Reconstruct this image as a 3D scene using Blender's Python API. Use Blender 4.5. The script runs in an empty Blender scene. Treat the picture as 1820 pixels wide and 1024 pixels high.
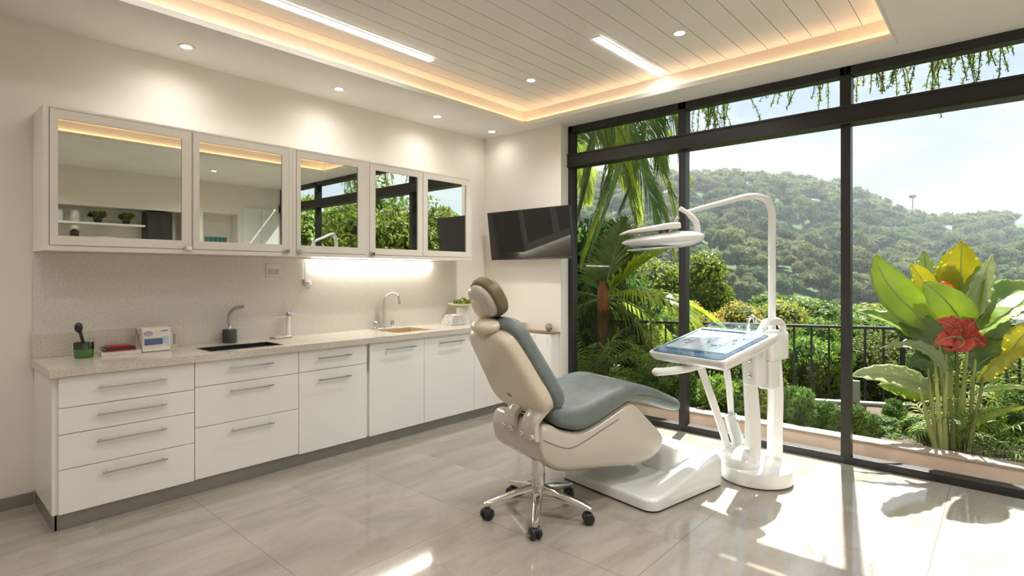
import bpy, math, random
import numpy as np
from mathutils import Vector, Matrix, Quaternion
rnd = random.Random(7)
S = bpy.context.scene
COL = S.collection
PI = math.pi
# ------------------------------------------------------------------ camera
FPX, EYE, HY, CX = 980.0, 1.42, 487.0, 910.0
YAW = math.atan2(875, 980)
RV = Vector((math.cos(YAW), math.sin(YAW), 0)); FV = Vector((-math.sin(YAW), math.cos(YAW), 0)); UV = Vector((0, 0, 1))
EYEV = Vector((0, 0, EYE))
def ray(px, py): return RV * ((px - CX) / FPX) + FV + UV * ((HY - py) / FPX)
def onX(px, py, X): d = ray(px, py); return EYEV + d * (X / d.x)
def onY(px, py, Y): d = ray(px, py); return EYEV + d * (Y / d.y)
def onZ(px, py, Z): d = ray(px, py); return EYEV + d * ((Z - EYE) / d.z)
def atz(px, py, z): return EYEV + ray(px, py) * z
cam = bpy.data.cameras.new('camera'); co = bpy.data.objects.new('camera', cam); COL.objects.link(co)
co.location = EYEV; co.rotation_euler = (PI / 2, 0, YAW)
cam.sensor_width = 36; cam.lens = FPX / 1820 * 36; cam.shift_y = -25 / 1820; cam.clip_end = 3000; cam.clip_start = .05
S.camera = co
S.view_settings.view_transform = 'Standard'; S.view_settings.look = 'None'; S.view_settings.gamma = 1
S.view_settings.use_curve_mapping = False; S.view_settings.exposure = 0.37
S.cycles.max_bounces = 9; S.cycles.diffuse_bounces = 5; S.cycles.glossy_bounces = 5; S.cycles.transmission_bounces = 4
S.cycles.transparent_max_bounces = 12; S.cycles.caustics_reflective = False; S.cycles.caustics_refractive = False
S.cycles.sample_clamp_indirect = 6; S.cycles.use_denoising = True; S.cycles.volume_bounces = 0
# ------------------------------------------------------------------ materials
def srgb(r, g, b):
    f = lambda c: c / 12.92 if c <= .04045 else ((c + .055) / 1.055) ** 2.4
    return (f(r / 255), f(g / 255), f(b / 255), 1)
def newmat(name):
    m = bpy.data.materials.new(name); m.use_nodes = True
    nt = m.node_tree; return m, nt, nt.nodes['Principled BSDF']
def N(nt, t, **kw):
    n = nt.nodes.new(t)
    for k, v in kw.items():
        if k.startswith('i_'): n.inputs[int(k[2:]) if k[2:].isdigit() else k[2:].replace('_', ' ')].default_value = v
        else: setattr(n, k, v)
    return n
def mat(name, col, rough=.5, metal=0, col2=None, scale=5, stretch=(1, 1, 1), detail=4, lo=.35, hi=.65, bump=0, bscale=None, coat=0, spec=.5, emit=0, sss=0, trans=0, alpha=1, rand=0, sheen=0):
    m, nt, b = newmat(name)
    b.inputs['Roughness'].default_value = rough; b.inputs['Metallic'].default_value = metal
    b.inputs['Specular IOR Level'].default_value = spec; b.inputs['Coat Weight'].default_value = coat
    b.inputs['Transmission Weight'].default_value = trans; b.inputs['Sheen Weight'].default_value = sheen
    b.inputs['Coat Roughness'].default_value = .05
    L = nt.links.new
    tc = N(nt, 'ShaderNodeTexCoord'); mp = N(nt, 'ShaderNodeMapping'); mp.inputs['Scale'].default_value = stretch
    L(tc.outputs['Object'], mp.inputs[0])
    nz = N(nt, 'ShaderNodeTexNoise'); nz.inputs['Scale'].default_value = scale; nz.inputs['Detail'].default_value = detail
    L(mp.outputs[0], nz.inputs['Vector'])
    c2 = col2 or tuple(min(1, c * .94) for c in col[:3]) + (1,)
    rp = N(nt, 'ShaderNodeValToRGB'); rp.color_ramp.elements[0].position = lo; rp.color_ramp.elements[1].position = hi
    rp.color_ramp.elements[0].color = col; rp.color_ramp.elements[1].color = c2
    L(nz.outputs[0], rp.inputs[0]); out = rp.outputs[0]
    if rand:
        oi = N(nt, 'ShaderNodeObjectInfo'); hs = N(nt, 'ShaderNodeHueSaturation')
        mr = N(nt, 'ShaderNodeMapRange', i_3=1 - rand, i_4=1 + rand); L(oi.outputs['Random'], mr.inputs[0]); L(mr.outputs[0], hs.inputs['Value'])
        ml = N(nt, 'ShaderNodeMath', operation='MULTIPLY'); ml.inputs[1].default_value = 7.31; fr = N(nt, 'ShaderNodeMath', operation='FRACT')
        L(oi.outputs['Random'], ml.inputs[0]); L(ml.outputs[0], fr.inputs[0])
        m2 = N(nt, 'ShaderNodeMapRange', i_3=.47, i_4=.53); L(fr.outputs[0], m2.inputs[0]); L(m2.outputs[0], hs.inputs['Hue'])
        L(out, hs.inputs['Color']); out = hs.outputs[0]
    L(out, b.inputs['Base Color'])
    if emit:
        L(out, b.inputs['Emission Color']); b.inputs['Emission Strength'].default_value = emit
    if bump:
        n2 = N(nt, 'ShaderNodeTexNoise'); n2.inputs['Scale'].default_value = bscale or scale * 4; n2.inputs['Detail'].default_value = 3
        L(mp.outputs[0], n2.inputs['Vector'])
        bp = N(nt, 'ShaderNodeBump'); bp.inputs['Strength'].default_value = bump; bp.inputs['Distance'].default_value = .01
        L(n2.outputs[0], bp.inputs['Height']); L(bp.outputs[0], b.inputs['Normal'])
    if alpha < 1: b.inputs['Alpha'].default_value = alpha
    if sss:   # thin leaf: part of the light passes through
        tr = N(nt, 'ShaderNodeBsdfTranslucent'); L(out, tr.inputs['Color'])
        mx = N(nt, 'ShaderNodeMixShader'); mx.inputs[0].default_value = sss
        L(b.outputs[0], mx.inputs[1]); L(tr.outputs[0], mx.inputs[2]); L(mx.outputs[0], nt.nodes['Material Output'].inputs[0])
    return m
def emis(name, col, strength):
    m = bpy.data.materials.new(name); m.use_nodes = True; nt = m.node_tree; nt.nodes.clear()
    e = N(nt, 'ShaderNodeEmission'); e.inputs[0].default_value = col; e.inputs[1].default_value = strength
    o = N(nt, 'ShaderNodeOutputMaterial'); nt.links.new(e.outputs[0], o.inputs[0]); return m
def pane_glass(name, tint=(1, 1, 1, 1), fac=None, rough=0):
    m = bpy.data.materials.new(name); m.use_nodes = True; nt = m.node_tree; nt.nodes.clear(); L = nt.links.new
    t = N(nt, 'ShaderNodeBsdfTransparent'); t.inputs[0].default_value = tint
    g = N(nt, 'ShaderNodeBsdfGlossy'); g.inputs['Roughness'].default_value = rough
    mx = N(nt, 'ShaderNodeMixShader'); o = N(nt, 'ShaderNodeOutputMaterial')
    if fac is None:
        fr = N(nt, 'ShaderNodeFresnel'); fr.inputs[0].default_value = 1.45; ge = N(nt, 'ShaderNodeNewGeometry'); sb = N(nt, 'ShaderNodeMath', operation='SUBTRACT'); sb.inputs[0].default_value = 1; L(ge.outputs['Backfacing'], sb.inputs[1]); ml0 = N(nt, 'ShaderNodeMath', operation='MULTIPLY'); ml0.inputs[1].default_value = .22; L(fr.outputs[0], ml0.inputs[0]); ml = N(nt, 'ShaderNodeMath', operation='MULTIPLY'); L(ml0.outputs[0], ml.inputs[0]); L(sb.outputs[0], ml.inputs[1]); L(ml.outputs[0], mx.inputs[0])
    else: mx.inputs[0].default_value = fac
    L(t.outputs[0], mx.inputs[1]); L(g.outputs[0], mx.inputs[2]); L(mx.outputs[0], o.inputs[0]); return m
M = {}
M['wall'] = mat('wall_paint', srgb(233, 228, 220), .7, col2=srgb(231, 225, 216), scale=2)
M['ceil'] = mat('ceiling_paint', srgb(228, 226, 220), .7, scale=2)
M['plank'] = mat('ceiling_planks', srgb(230, 227, 221), .5, scale=1.5)
M['cab'] = mat('cabinet_lacquer', srgb(238, 237, 234), .3, scale=2, col2=srgb(236, 235, 232))
M['upcab'] = mat('wall_cabinet_lacquer', srgb(234, 229, 220), .38, scale=2)
M['quartz'] = mat('speckled_quartz', srgb(184, 176, 163), .14, col2=srgb(218, 212, 202), scale=160, detail=2, lo=.4, hi=.6, coat=.2)
M['stone'] = mat('grey_backsplash_stone', srgb(204, 201, 193), .45, col2=srgb(224, 221, 213), scale=90, detail=8, lo=.3, hi=.7, bump=.04, bscale=160)
M['steel'] = mat('brushed_steel', (.5, .48, .45, 1), .3, 1, scale=20, stretch=(1, .05, 1))
M['plinth'] = mat('grey_plinth_metal', srgb(150, 147, 142), .35, .6, scale=8)
M['chrome'] = mat('chrome', (.78, .77, .75, 1), .09, 1, scale=3)
M['black'] = mat('black_plastic', (.015, .015, .016, 1), .35, scale=8)
M['frame'] = mat('black_window_frame', srgb(32, 30, 29), .4, scale=6, col2=srgb(38, 35, 34))
M['shell'] = mat('off_white_shell', srgb(192, 186, 174), .22, scale=2, coat=.3)
M['shellwarm'] = mat('cream_shell', srgb(218, 206, 187), .28, scale=2, coat=.2)
M['white'] = mat('white_gloss_plastic', srgb(228, 228, 227), .18, scale=2, coat=.4)
M['uphol'] = mat('blue_grey_upholstery', srgb(111, 121, 119), .5, col2=srgb(103, 113, 111), scale=14, bump=.12, bscale=260)
M['olive'] = mat('olive_brown_vinyl', srgb(112, 99, 72), .45, scale=10, bump=.1, bscale=200)
M['seam'] = mat('dark_seam', srgb(90, 82, 72), .6)
M['mirror'] = mat('mirror_glass', (.80, .84, .79, 1), .0, 1, scale=1, col2=(.80, .84, .79, 1))
M['glass'] = pane_glass('window_glass', (.97, .985, .98, 1))
M['clear'] = pane_glass('clear_glass', (.9, .96, .94, 1), .12)
M['screen'] = mat('tv_screen_glass', (.006, .006, .007, 1), .04, scale=2, coat=.6)
M['led'] = emis('led_white', (1, .96, .9, 1), 15)
M['ledu'] = emis('led_under_cabinet', (1, .92, .82, 1), 80)
M['ledw'] = emis('led_warm', (1, .58, .30, 1), 11)
M['lens'] = emis('downlight_lens', (1, .9, .75, 1), 22)
# floor tiles
def floor_mat():
    m, nt, b = newmat('polished_floor_tiles'); L = nt.links.new
    tc = N(nt, 'ShaderNodeTexCoord'); sp = N(nt, 'ShaderNodeSeparateXYZ'); L(tc.outputs['Object'], sp.inputs[0])
    def line(o, x0, p, w):
        a = N(nt, 'ShaderNodeMath', operation='ADD'); a.inputs[1].default_value = -x0 + p * 40.5; L(o, a.inputs[0])
        d = N(nt, 'ShaderNodeMath', operation='DIVIDE'); d.inputs[1].default_value = p; L(a.outputs[0], d.inputs[0])
        f = N(nt, 'ShaderNodeMath', operation='FRACT'); L(d.outputs[0], f.inputs[0])
        s = N(nt, 'ShaderNodeMath', operation='SUBTRACT'); s.inputs[1].default_value = .5; L(f.outputs[0], s.inputs[0])
        ab = N(nt, 'ShaderNodeMath', operation='ABSOLUTE'); L(s.outputs[0], ab.inputs[0])
        lt = N(nt, 'ShaderNodeMath', operation='LESS_THAN'); lt.inputs[1].default_value = w / p; L(ab.outputs[0], lt.inputs[0])
        fl = N(nt, 'ShaderNodeMath', operation='FLOOR'); L(d.outputs[0], fl.inputs[0])
        return lt.outputs[0], fl.outputs[0]
    gx, ix = line(sp.outputs[0], -.27, 1.015, .0016); gy, iy = line(sp.outputs[1], 1.255, 1.02, .0016)
    mxm = N(nt, 'ShaderNodeMath', operation='MAXIMUM'); L(gx, mxm.inputs[0]); L(gy, mxm.inputs[1])
    cb = N(nt, 'ShaderNodeCombineXYZ'); L(ix, cb.inputs[0]); L(iy, cb.inputs[1])
    wn = N(nt, 'ShaderNodeTexWhiteNoise'); L(cb.outputs[0], wn.inputs['Vector'])
    ad = N(nt, 'ShaderNodeVectorMath', operation='MULTIPLY_ADD'); ad.inputs[1].default_value = (5, 5, 5); L(wn.outputs['Color'], ad.inputs[0]); L(tc.outputs['Object'], ad.inputs[2])
    mp = N(nt, 'ShaderNodeMapping'); mp.inputs['Scale'].default_value = (3.2, .8, 1); L(ad.outputs[0], mp.inputs[0])
    nz = N(nt, 'ShaderNodeTexNoise'); nz.inputs['Scale'].default_value = 1.6; nz.inputs['Detail'].default_value = 8; nz.inputs['Roughness'].default_value = .62; nz.inputs['Distortion'].default_value = .5; L(mp.outputs[0], nz.inputs['Vector'])
    rp = N(nt, 'ShaderNodeValToRGB'); e = rp.color_ramp.elements
    e[0].position = .3; e[0].color = srgb(137, 131, 120); e[1].position = .7; e[1].color = srgb(168, 162, 151); L(nz.outputs[0], rp.inputs[0])
    n2 = N(nt, 'ShaderNodeTexNoise'); n2.inputs['Scale'].default_value = 90; n2.inputs['Detail'].default_value = 3; L(tc.outputs['Object'], n2.inputs['Vector'])
    mr = N(nt, 'ShaderNodeMapRange', i_1=.3, i_2=.7, i_3=.93, i_4=1.05); L(n2.outputs[0], mr.inputs[0])
    ml = N(nt, 'ShaderNodeVectorMath', operation='SCALE'); L(rp.outputs[0], ml.inputs[0]); L(mr.outputs[0], ml.inputs['Scale'])
    mix = N(nt, 'ShaderNodeMix', data_type='RGBA'); L(mxm.outputs[0], mix.inputs[0]); L(ml.outputs[0], mix.inputs[6]); mix.inputs[7].default_value = srgb(112, 104, 92)
    L(mix.outputs[2], b.inputs['Base Color'])
    r2 = N(nt, 'ShaderNodeMapRange', i_1=.3, i_2=.7, i_3=.04, i_4=.10); L(nz.outputs[0], r2.inputs[0]); L(r2.outputs[0], b.inputs['Roughness'])
    b.inputs['Specular IOR Level'].default_value = .55
    return m
M['floor'] = floor_mat()
M['soil'] = mat('dark_soil', srgb(58, 46, 34), .9, col2=srgb(96, 78, 54), scale=14, detail=6, bump=.6)
M['planter'] = mat('pink_render', srgb(228, 206, 190), .75, col2=srgb(214, 188, 170), scale=3, detail=8, bump=.15, bscale=60)
M['cap'] = mat('planter_capping', srgb(170, 152, 136), .7, scale=6)
M['rail'] = mat('dark_iron', (.022, .021, .021, 1), .5, scale=6)
M['leaf_far'] = mat('forest_leaves', srgb(134, 142, 88), .75, col2=srgb(98, 114, 72), scale=.9, sss=.25, rand=.34, spec=.15)
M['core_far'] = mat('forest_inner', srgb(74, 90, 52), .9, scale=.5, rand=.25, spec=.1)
M['leaf_bush'] = mat('bush_leaves', srgb(150, 170, 66), .55, col2=srgb(96, 124, 46), scale=2.2, sss=.4, rand=.25, spec=.3)
M['leaf_dark'] = mat('dark_bush_leaves', srgb(124, 146, 66), .5, col2=srgb(76, 98, 44), scale=2.2, sss=.4, rand=.2, spec=.35)
M['leaf_gold'] = mat('golden_leaves', srgb(206, 186, 92), .6, col2=srgb(150, 160, 56), scale=2, sss=.4, rand=.15)
M['frond'] = mat('palm_leaflets', srgb(152, 172, 72), .42, col2=srgb(98, 128, 52), scale=2.4, sss=.45, rand=.15, spec=.4)
M['frond_lime'] = mat('lime_palm_leaflets', srgb(196, 208, 60), .42, col2=srgb(128, 158, 44), scale=2.4, sss=.5, spec=.4)
M['trunk'] = mat('palm_trunk_fibre', srgb(124, 98, 62), .9, col2=srgb(78, 60, 36), scale=16, stretch=(1, 1, .2), bump=.6)
M['boot'] = mat('orange_palm_sheath', srgb(176, 112, 66), .7, col2=srgb(140, 84, 48), scale=18, stretch=(1, 1, .15), bump=.3)
M['bark'] = mat('branch_bark', srgb(92, 76, 56), .9, scale=10, bump=.4)
M['grass'] = mat('garden_grass', srgb(108, 138, 44), .7, col2=srgb(64, 92, 30), scale=3, sss=.3)
M['ban'] = mat('banana_leaf_green', srgb(182, 198, 92), .35, col2=srgb(138, 166, 72), scale=2.5, stretch=(1, 1, 1), sss=.42, coat=.1)
M['bany'] = mat('banana_leaf_yellow', srgb(214, 206, 66), .35, col2=srgb(168, 172, 48), scale=3, sss=.45, coat=.1)
M['band'] = mat('banana_leaf_dark', srgb(120, 146, 88), .35, col2=srgb(86, 114, 68), scale=3, sss=.3, coat=.15)
M['banp'] = mat('banana_leaf_pale', srgb(196, 206, 158), .4, col2=srgb(160, 178, 120), scale=3, sss=.4)
M['stalk'] = mat('banana_stalk', srgb(176, 180, 112), .5, col2=srgb(124, 132, 72), scale=9, stretch=(1, 1, .12), sss=.12)
M['bract'] = mat('red_bract', srgb(228, 104, 76), .5, col2=srgb(188, 66, 54), scale=9, sss=.3)
M['bracto'] = mat('orange_bract', srgb(240, 110, 60), .5, sss=.4)

# ------------------------------------------------------------------ mesh builder
class MB:
    def __init__(s): s.v = []; s.f = []; s.mi = []; s.cur = 0
    def add(s, vs, fs):
        n = len(s.v); s.v += [tuple(v) for v in vs]; s.f += [tuple(i + n for i in f) for f in fs]; s.mi += [s.cur] * len(fs); return s
    def box(s, x0, x1, y0, y1, z0, z1, mtx=None):
        vs = [Vector((x, y, z)) for z in (z0, z1) for y in (y0, y1) for x in (x0, x1)]
        if mtx: vs = [mtx @ v for v in vs]
        return s.add(vs, [(0, 2, 3, 1), (4, 5, 7, 6), (0, 1, 5, 4), (2, 6, 7, 3), (0, 4, 6, 2), (1, 3, 7, 5)])
    def rings(s, rings, closed=True, caps=True):
        n = len(rings[0]); vs = [p for r in rings for p in r]; fs = []
        for i in range(len(rings) - 1):
            for j in range(n if closed else n - 1):
                k = (j + 1) % n; fs.append((i * n + j, i * n + k, (i + 1) * n + k, (i + 1) * n + j))
        if caps:
            fs.append(tuple(range(n))[::-1]); fs.append(tuple(range((len(rings) - 1) * n, len(rings) * n)))
        return s.add(vs, fs)
    def tube(s, path, r, seg=12, caps=True, flat=1.0, up=None):
        P = [Vector(p) for p in path]; rs = r if isinstance(r, (list, tuple)) else [r] * len(P); out = []
        T0 = (P[1] - P[0]).normalized(); ref = Vector(up) if up else (Vector((0, 0, 1)) if abs(T0.z) < .9 else Vector((1, 0, 0)))
        nrm = (ref - T0 * ref.dot(T0)).normalized()
        for i, p in enumerate(P):
            t = (P[min(i + 1, len(P) - 1)] - P[max(i - 1, 0)]).normalized()
            nrm = (nrm - t * nrm.dot(t)).normalized(); b = t.cross(nrm)
            out.append([p + (nrm * math.cos(a) * flat + b * math.sin(a)) * rs[i] for a in [2 * PI * k / seg for k in range(seg)]])
        return s.rings(out, True, caps)
    def lathe(s, prof, c=(0, 0, 0), seg=24, mtx=None, caps=True):
        out = []
        for r, z in prof:
            ring = [Vector((math.cos(2 * PI * k / seg) * r, math.sin(2 * PI * k / seg) * r, z)) for k in range(seg)]
            if mtx: ring = [mtx @ v for v in ring]
            out.append([v + Vector(c) for v in ring])
        return s.rings(out, True, caps)
    def cyl(s, c, r, z0, z1, seg=24, mtx=None): return s.lathe([(r, z0), (r, z1)], c, seg, mtx)
    def prism(s, outline, z0, z1, mtx=None):
        n = len(outline); a = [Vector((x, y, z0)) for x, y in outline]; b = [Vector((x, y, z1)) for x, y in outline]
        if mtx: a = [mtx @ v for v in a]; b = [mtx @ v for v in b]
        return s.rings([a, b])
    def ball(s, c, rx, ry, rz, seg=16, nr=10, mtx=None):
        rs = []
        for i in range(nr + 1):
            t = -PI / 2 + PI * i / nr; rr = max(math.cos(t), .02)
            ring = [Vector((rx * rr * math.cos(2 * PI * k / seg), ry * rr * math.sin(2 * PI * k / seg), rz * math.sin(t))) for k in range(seg)]
            if mtx: ring = [mtx @ v for v in ring]
            rs.append([v + Vector(c) for v in ring])
        return s.rings(rs)
    def build(s, name, mat_, parent=None, local=False, smooth=40, bevel=0, bseg=2, subd=0, solid=0):
        me = bpy.data.meshes.new(name)
        vs = s.v
        if parent is not None and not local:
            inv = WM[parent.name].inverted(); vs = [tuple(inv @ Vector(v)) for v in s.v]
        me.from_pydata(vs, [], s.f); me.update()
        mats = mat_ if isinstance(mat_, (list, tuple)) else [mat_]
        for m in mats: me.materials.append(m)
        if len(mats) > 1: me.polygons.foreach_set('material_index', s.mi)
        return link(name, me, parent, smooth, bevel, bseg, subd, solid)
WM = {}
def link(name, me, parent=None, smooth=40, bevel=0, bseg=2, subd=0, solid=0):
    import bmesh
    bm = bmesh.new(); bm.from_mesh(me); bmesh.ops.recalc_face_normals(bm, faces=bm.faces); bm.to_mesh(me); bm.free()
    if smooth:
        me.shade_smooth(); me.set_sharp_from_angle(angle=math.radians(smooth))
    o = bpy.data.objects.new(name, me); COL.objects.link(o)
    WM[o.name] = Matrix.Identity(4)
    if parent is not None: o.parent = parent; WM[o.name] = WM[parent.name]
    if solid: md = o.modifiers.new('solid', 'SOLIDIFY'); md.thickness = solid; md.offset = 0
    if bevel: md = o.modifiers.new('bevel', 'BEVEL'); md.width = bevel; md.segments = bseg; md.limit_method = 'ANGLE'; md.angle_limit = math.radians(38); md.harden_normals = False
    if subd: md = o.modifiers.new('sub', 'SUBSURF'); md.levels = subd; md.render_levels = subd
    return o
def tag(o, label=None, cat=None, group=None, kind=None):
    if label: o['label'] = label
    if cat: o['category'] = cat
    if group: o['group'] = group
    if kind: o['kind'] = kind
    return o
def thing(name, label, cat, loc=(0, 0, 0), rotz=0, group=None, kind=None):
    o = bpy.data.objects.new(name, None); COL.objects.link(o); o.location = loc; o.rotation_euler = (0, 0, rotz)
    o.empty_display_size = .1
    WM[o.name] = Matrix.Translation(Vector(loc)) @ Matrix.Rotation(rotz, 4, 'Z')
    return tag(o, label, cat, group, kind)
def struct(o): o['kind'] = 'structure'; return o
def dup(o, loc, rotz=None, scale=None, **kw):
    c = o.copy(); COL.objects.link(c); c.location = loc
    if rotz is not None: c.rotation_euler = (0, 0, rotz)
    if scale is not None: c.scale = scale
    WM[c.name] = Matrix.Translation(Vector(loc)) @ Matrix.Rotation(rotz or 0, 4, 'Z')
    tag(c, **kw)
    for ch in list(o.children):
        k = ch.copy(); COL.objects.link(k); k.parent = c
        for g in list(ch.children): q = g.copy(); COL.objects.link(q); q.parent = k
    return c
def smooth_path(pts, n=8, closed=False):
    P = [Vector(p) for p in pts]; out = []; m = len(P)
    for i in range(m if closed else m - 1):
        g = (lambda k: P[k % m]) if closed else (lambda k: P[max(0, min(m - 1, k))])
        p0, p1, p2, p3 = g(i - 1), g(i), g(i + 1), g(i + 2)
        for k in range(n):
            t = k / n
            out.append(.5 * ((2 * p1) + (p2 - p0) * t + (2 * p0 - 5 * p1 + 4 * p2 - p3) * t * t + (3 * p1 - p0 - 3 * p2 + p3) * t ** 3))
    if not closed: out.append(P[-1].copy())
    return out
def inset(poly, d):     # poly: list of 2-vectors, counter-clockwise
    out = []; n = len(poly)
    for i in range(n):
        a, b = poly[i - 1], poly[(i + 1) % n]; t = (b - a)
        if t.length < 1e-9: out.append(poly[i]); continue
        t.normalize(); out.append(poly[i] + Vector((-t.y, t.x)) * d)
    return out
def ccw(poly):
    A = sum(poly[i - 1].x * poly[i].y - poly[i].x * poly[i - 1].y for i in range(len(poly)))
    return poly if A > 0 else poly[::-1]
def puff(mb, poly, a, b, ra, rb, mapf, k=5):
    """extrude outline (2-D) from a to b with rounded rims of radius ra / rb; mapf(u, v, w) -> point"""
    poly = ccw([Vector(p) for p in poly]); rs = []
    for i in range(k + 1):
        t = PI / 2 * i / k; rs.append((ra * (1 - math.sin(t)), a + ra * (1 - math.cos(t))))
    for i in range(k + 1):
        t = PI / 2 * i / k; rs.append((rb * (1 - math.cos(t)), b - rb * (1 - math.sin(t))))
    rings = [[mapf(p.x, p.y, w) for p in inset(poly, d)] for d, w in rs]
    return mb.rings(rings)
def text_mesh(name, body, size, mtx, m, parent=None, depth=.0006):
    cu = bpy.data.curves.new(name, 'FONT'); cu.body = body; cu.size = size; cu.extrude = depth; cu.align_x = 'CENTER'; cu.align_y = 'CENTER'
    tmp = bpy.data.objects.new(name + '_tmp', cu); COL.objects.link(tmp)
    dg = bpy.context.evaluated_depsgraph_get(); me = bpy.data.meshes.new_from_object(tmp.evaluated_get(dg))
    bpy.data.objects.remove(tmp); bpy.data.curves.remove(cu)
    if parent is not None: mtx = WM[parent.name].inverted() @ mtx
    me.transform(mtx); me.materials.clear(); me.materials.append(m); me.name = name
    o = bpy.data.objects.new(name, me); COL.objects.link(o); o.parent = parent; return o
def basis(x, y, z, o): return Matrix(((x[0], y[0], z[0], o[0]), (x[1], y[1], z[1], o[1]), (x[2], y[2], z[2], o[2]), (0, 0, 0, 1)))

# ------------------------------------------------------------------ room shell
XL, XR, YF, YT, YW = -4.48, 1.68, -2.6, 4.55, 4.78
HC, HR = 2.97, 3.115
HX0, HX1, HY0, HY1 = -3.706, -.543, -1.4, 4.345
T = .12
struct(MB().box(XL - T, XR + T + .4, YF - T, YW + .05, -.12, 0).build('floor', M['floor']))
struct(MB().box(XL - T, XL, YF - T, YT + .3, -.12, 3.4).build('wall_left', M['wall']))
# TV wall with splayed reveal to the window
w = MB(); w.prism([(XL - T, YT), (-3.392, YT), (-3.452, YW + .06), (XL - T, YW + .06)], -.12, 3.4)
struct(w.build('wall_back', M['wall'], bevel=.004))
struct(MB().box(XL - T, XR + T, YF - T, YF, -.12, 3.4).build('wall_front', M['wall']))
# right wall with two shelf niches (seen in the mirror doors)
w = MB(); n1 = (1.40, 3.12, 1.80, 2.42); n2 = (3.42, 3.98, 1.95, 2.46)
w.box(XR, XR + .4, YF, n1[0], 0, HC); w.box(XR, XR + .4, n1[0], n1[1], 0, n1[2]); w.box(XR, XR + .4, n1[0], n1[1], n1[3], HC)
w.box(XR, XR + .4, n1[1], n2[0], 0, HC); w.box(XR, XR + .4, n2[0], n2[1], 0, n2[2]); w.box(XR, XR + .4, n2[0], n2[1], n2[3], HC)
w.box(XR, XR + .4, n2[1], YW + .06, 0, HC); w.box(XR + .3, XR + .4, n1[0], n2[1], n1[2], n1[3] + .04)
struct(w.build('wall_right', M['wall']))
# ceiling: soffit ring, recess, planks
w = MB()
for x0, x1, y0, y1 in ((XL, HX0 - .0125, YF, YW + .06), (HX1 + .0125, XR, YF, YW + .06), (HX0 - .0125, HX1 + .0125, HY1 + .0125, YW + .06), (HX0 - .0125, HX1 + .0125, YF, HY0 - .0125)): w.box(x0, x1, y0, y1, HC, HC + .02)
R = .045
struct_c = struct(w.build('ceiling', M['ceil']))
w = MB()
for x0, x1, y0, y1 in ((HX0 - R - .02, HX0 - R, HY0 - R, HY1 + R), (HX1 + R, HX1 + R + .02, HY0 - R, HY1 + R), (HX0 - R, HX1 + R, HY1 + R, HY1 + R + .02), (HX0 - R, HX1 + R, HY0 - R - .02, HY0 - R)): w.box(x0, x1, y0, y1, HC + .02, HR + .03)
w.build('cove_riser', M['ceil'], struct_c)
w = MB()
for x0, x1, y0, y1 in ((HX0 - .012, HX0, HY0, HY1), (HX1, HX1 + .012, HY0, HY1), (HX0 - .012, HX1 + .012, HY1, HY1 + .012), (HX0 - .012, HX1 + .012, HY0 - .012, HY0)): w.box(x0, x1, y0, y1, HC - .014, HC + .026)
for x0, x1, y0, y1 in ((HX0 - .13, HX0 - .012, HY0, HY1 + .13), (HX0 - .012, HX1 + .012, HY1 + .012, HY1 + .13)): w.box(x0, x1, y0, y1, HC - .014, HC)
struct(w.build('trim_1', M['ceil'], bevel=.002))
w = MB(); x = HX0 - R - .01; k = 0
while x < HX1 + R + .01:
    x1 = min(x + .152, HX1 + R + .02); w.box(x + .0025, x1 - .0025, HY0 - R - .01, HY1 + R + .01, HR, HR + .02); x = x1
w.box(HX0 - R - .02, HX1 + R + .02, HY0 - R - .02, HY1 + R + .02, HR + .02, HR + .05)
w.build('plank_panel', M['plank'], struct_c, smooth=0)
# cove led strips
cv = thing('cove_light', 'warm amber light strip glowing in the ceiling recess edge', 'light', ((HX0 + HX1) / 2, HY1, HC + .02))
for nm, (x0, x1, y0, y1) in {'a': (HX0 - .036, HX0 - .02, HY0, HY1), 'b': (HX1 + .02, HX1 + .036, HY0, HY1), 'c': (HX0, HX1, HY1 + .02, HY1 + .036)}.items():
    MB().box(x0, x1, y0, y1, HC + .0205, HC + .0225).build('led_strip', M['ledw'], cv, smooth=0)
# baseboards
struct(MB().box(XL, XL + .012, YF, .572, 0, .075).build('baseboard_left', M['plinth'], bevel=.002))
# ------------------------------------------------------------------ windows
MX = [-3.452, -2.170, -.886, .40, 1.68]
FW = .032
for i in range(4):
    wn = thing('window_%d' % (i + 1), None, None, ((MX[i] + MX[i + 1]) / 2, YW, 0), kind='structure')
    x0, x1 = MX[i], MX[i + 1]; w = MB()
    if i == 0: w.box(x0, x0 + .07, YW - .05, YW + .05, 0, HC)
    w.box(x1 - FW, x1 + FW, YW - .045, YW + .045, 0, 2.55); w.box(x1 - .037, x1 + .037, YW - .05, YW + .05, 2.66, HC)
    w.box(x0, x1, YW - .05, YW + .05, 0, .058); w.box(x0, x1, YW - .05, YW + .05, HC - .068, HC)
    w.build('frame', M['frame'], wn, bevel=.003)
    a = x0 + (.07 if i == 0 else FW)
    MB().box(a, x1 - FW, YW + .002, YW + .008, .058, 2.545).build('lower_pane', M['glass'], wn, smooth=0)
    MB().box(a, x1 - .037, YW + .002, YW + .008, 2.66, HC - .068).build('upper_pane', M['glass'], wn, smooth=0)
w = MB(); w.box(MX[0] - .0, XR, YW - .075, YW + .06, 2.545, 2.665); w.box(MX[0], XR, YW - .085, YW + .07, 2.655, 2.672); w.box(MX[0], XR, YW - .085, YW + .07, 2.538, 2.552)
struct(w.build('trim_2', M['frame'], bevel=.003))

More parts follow.
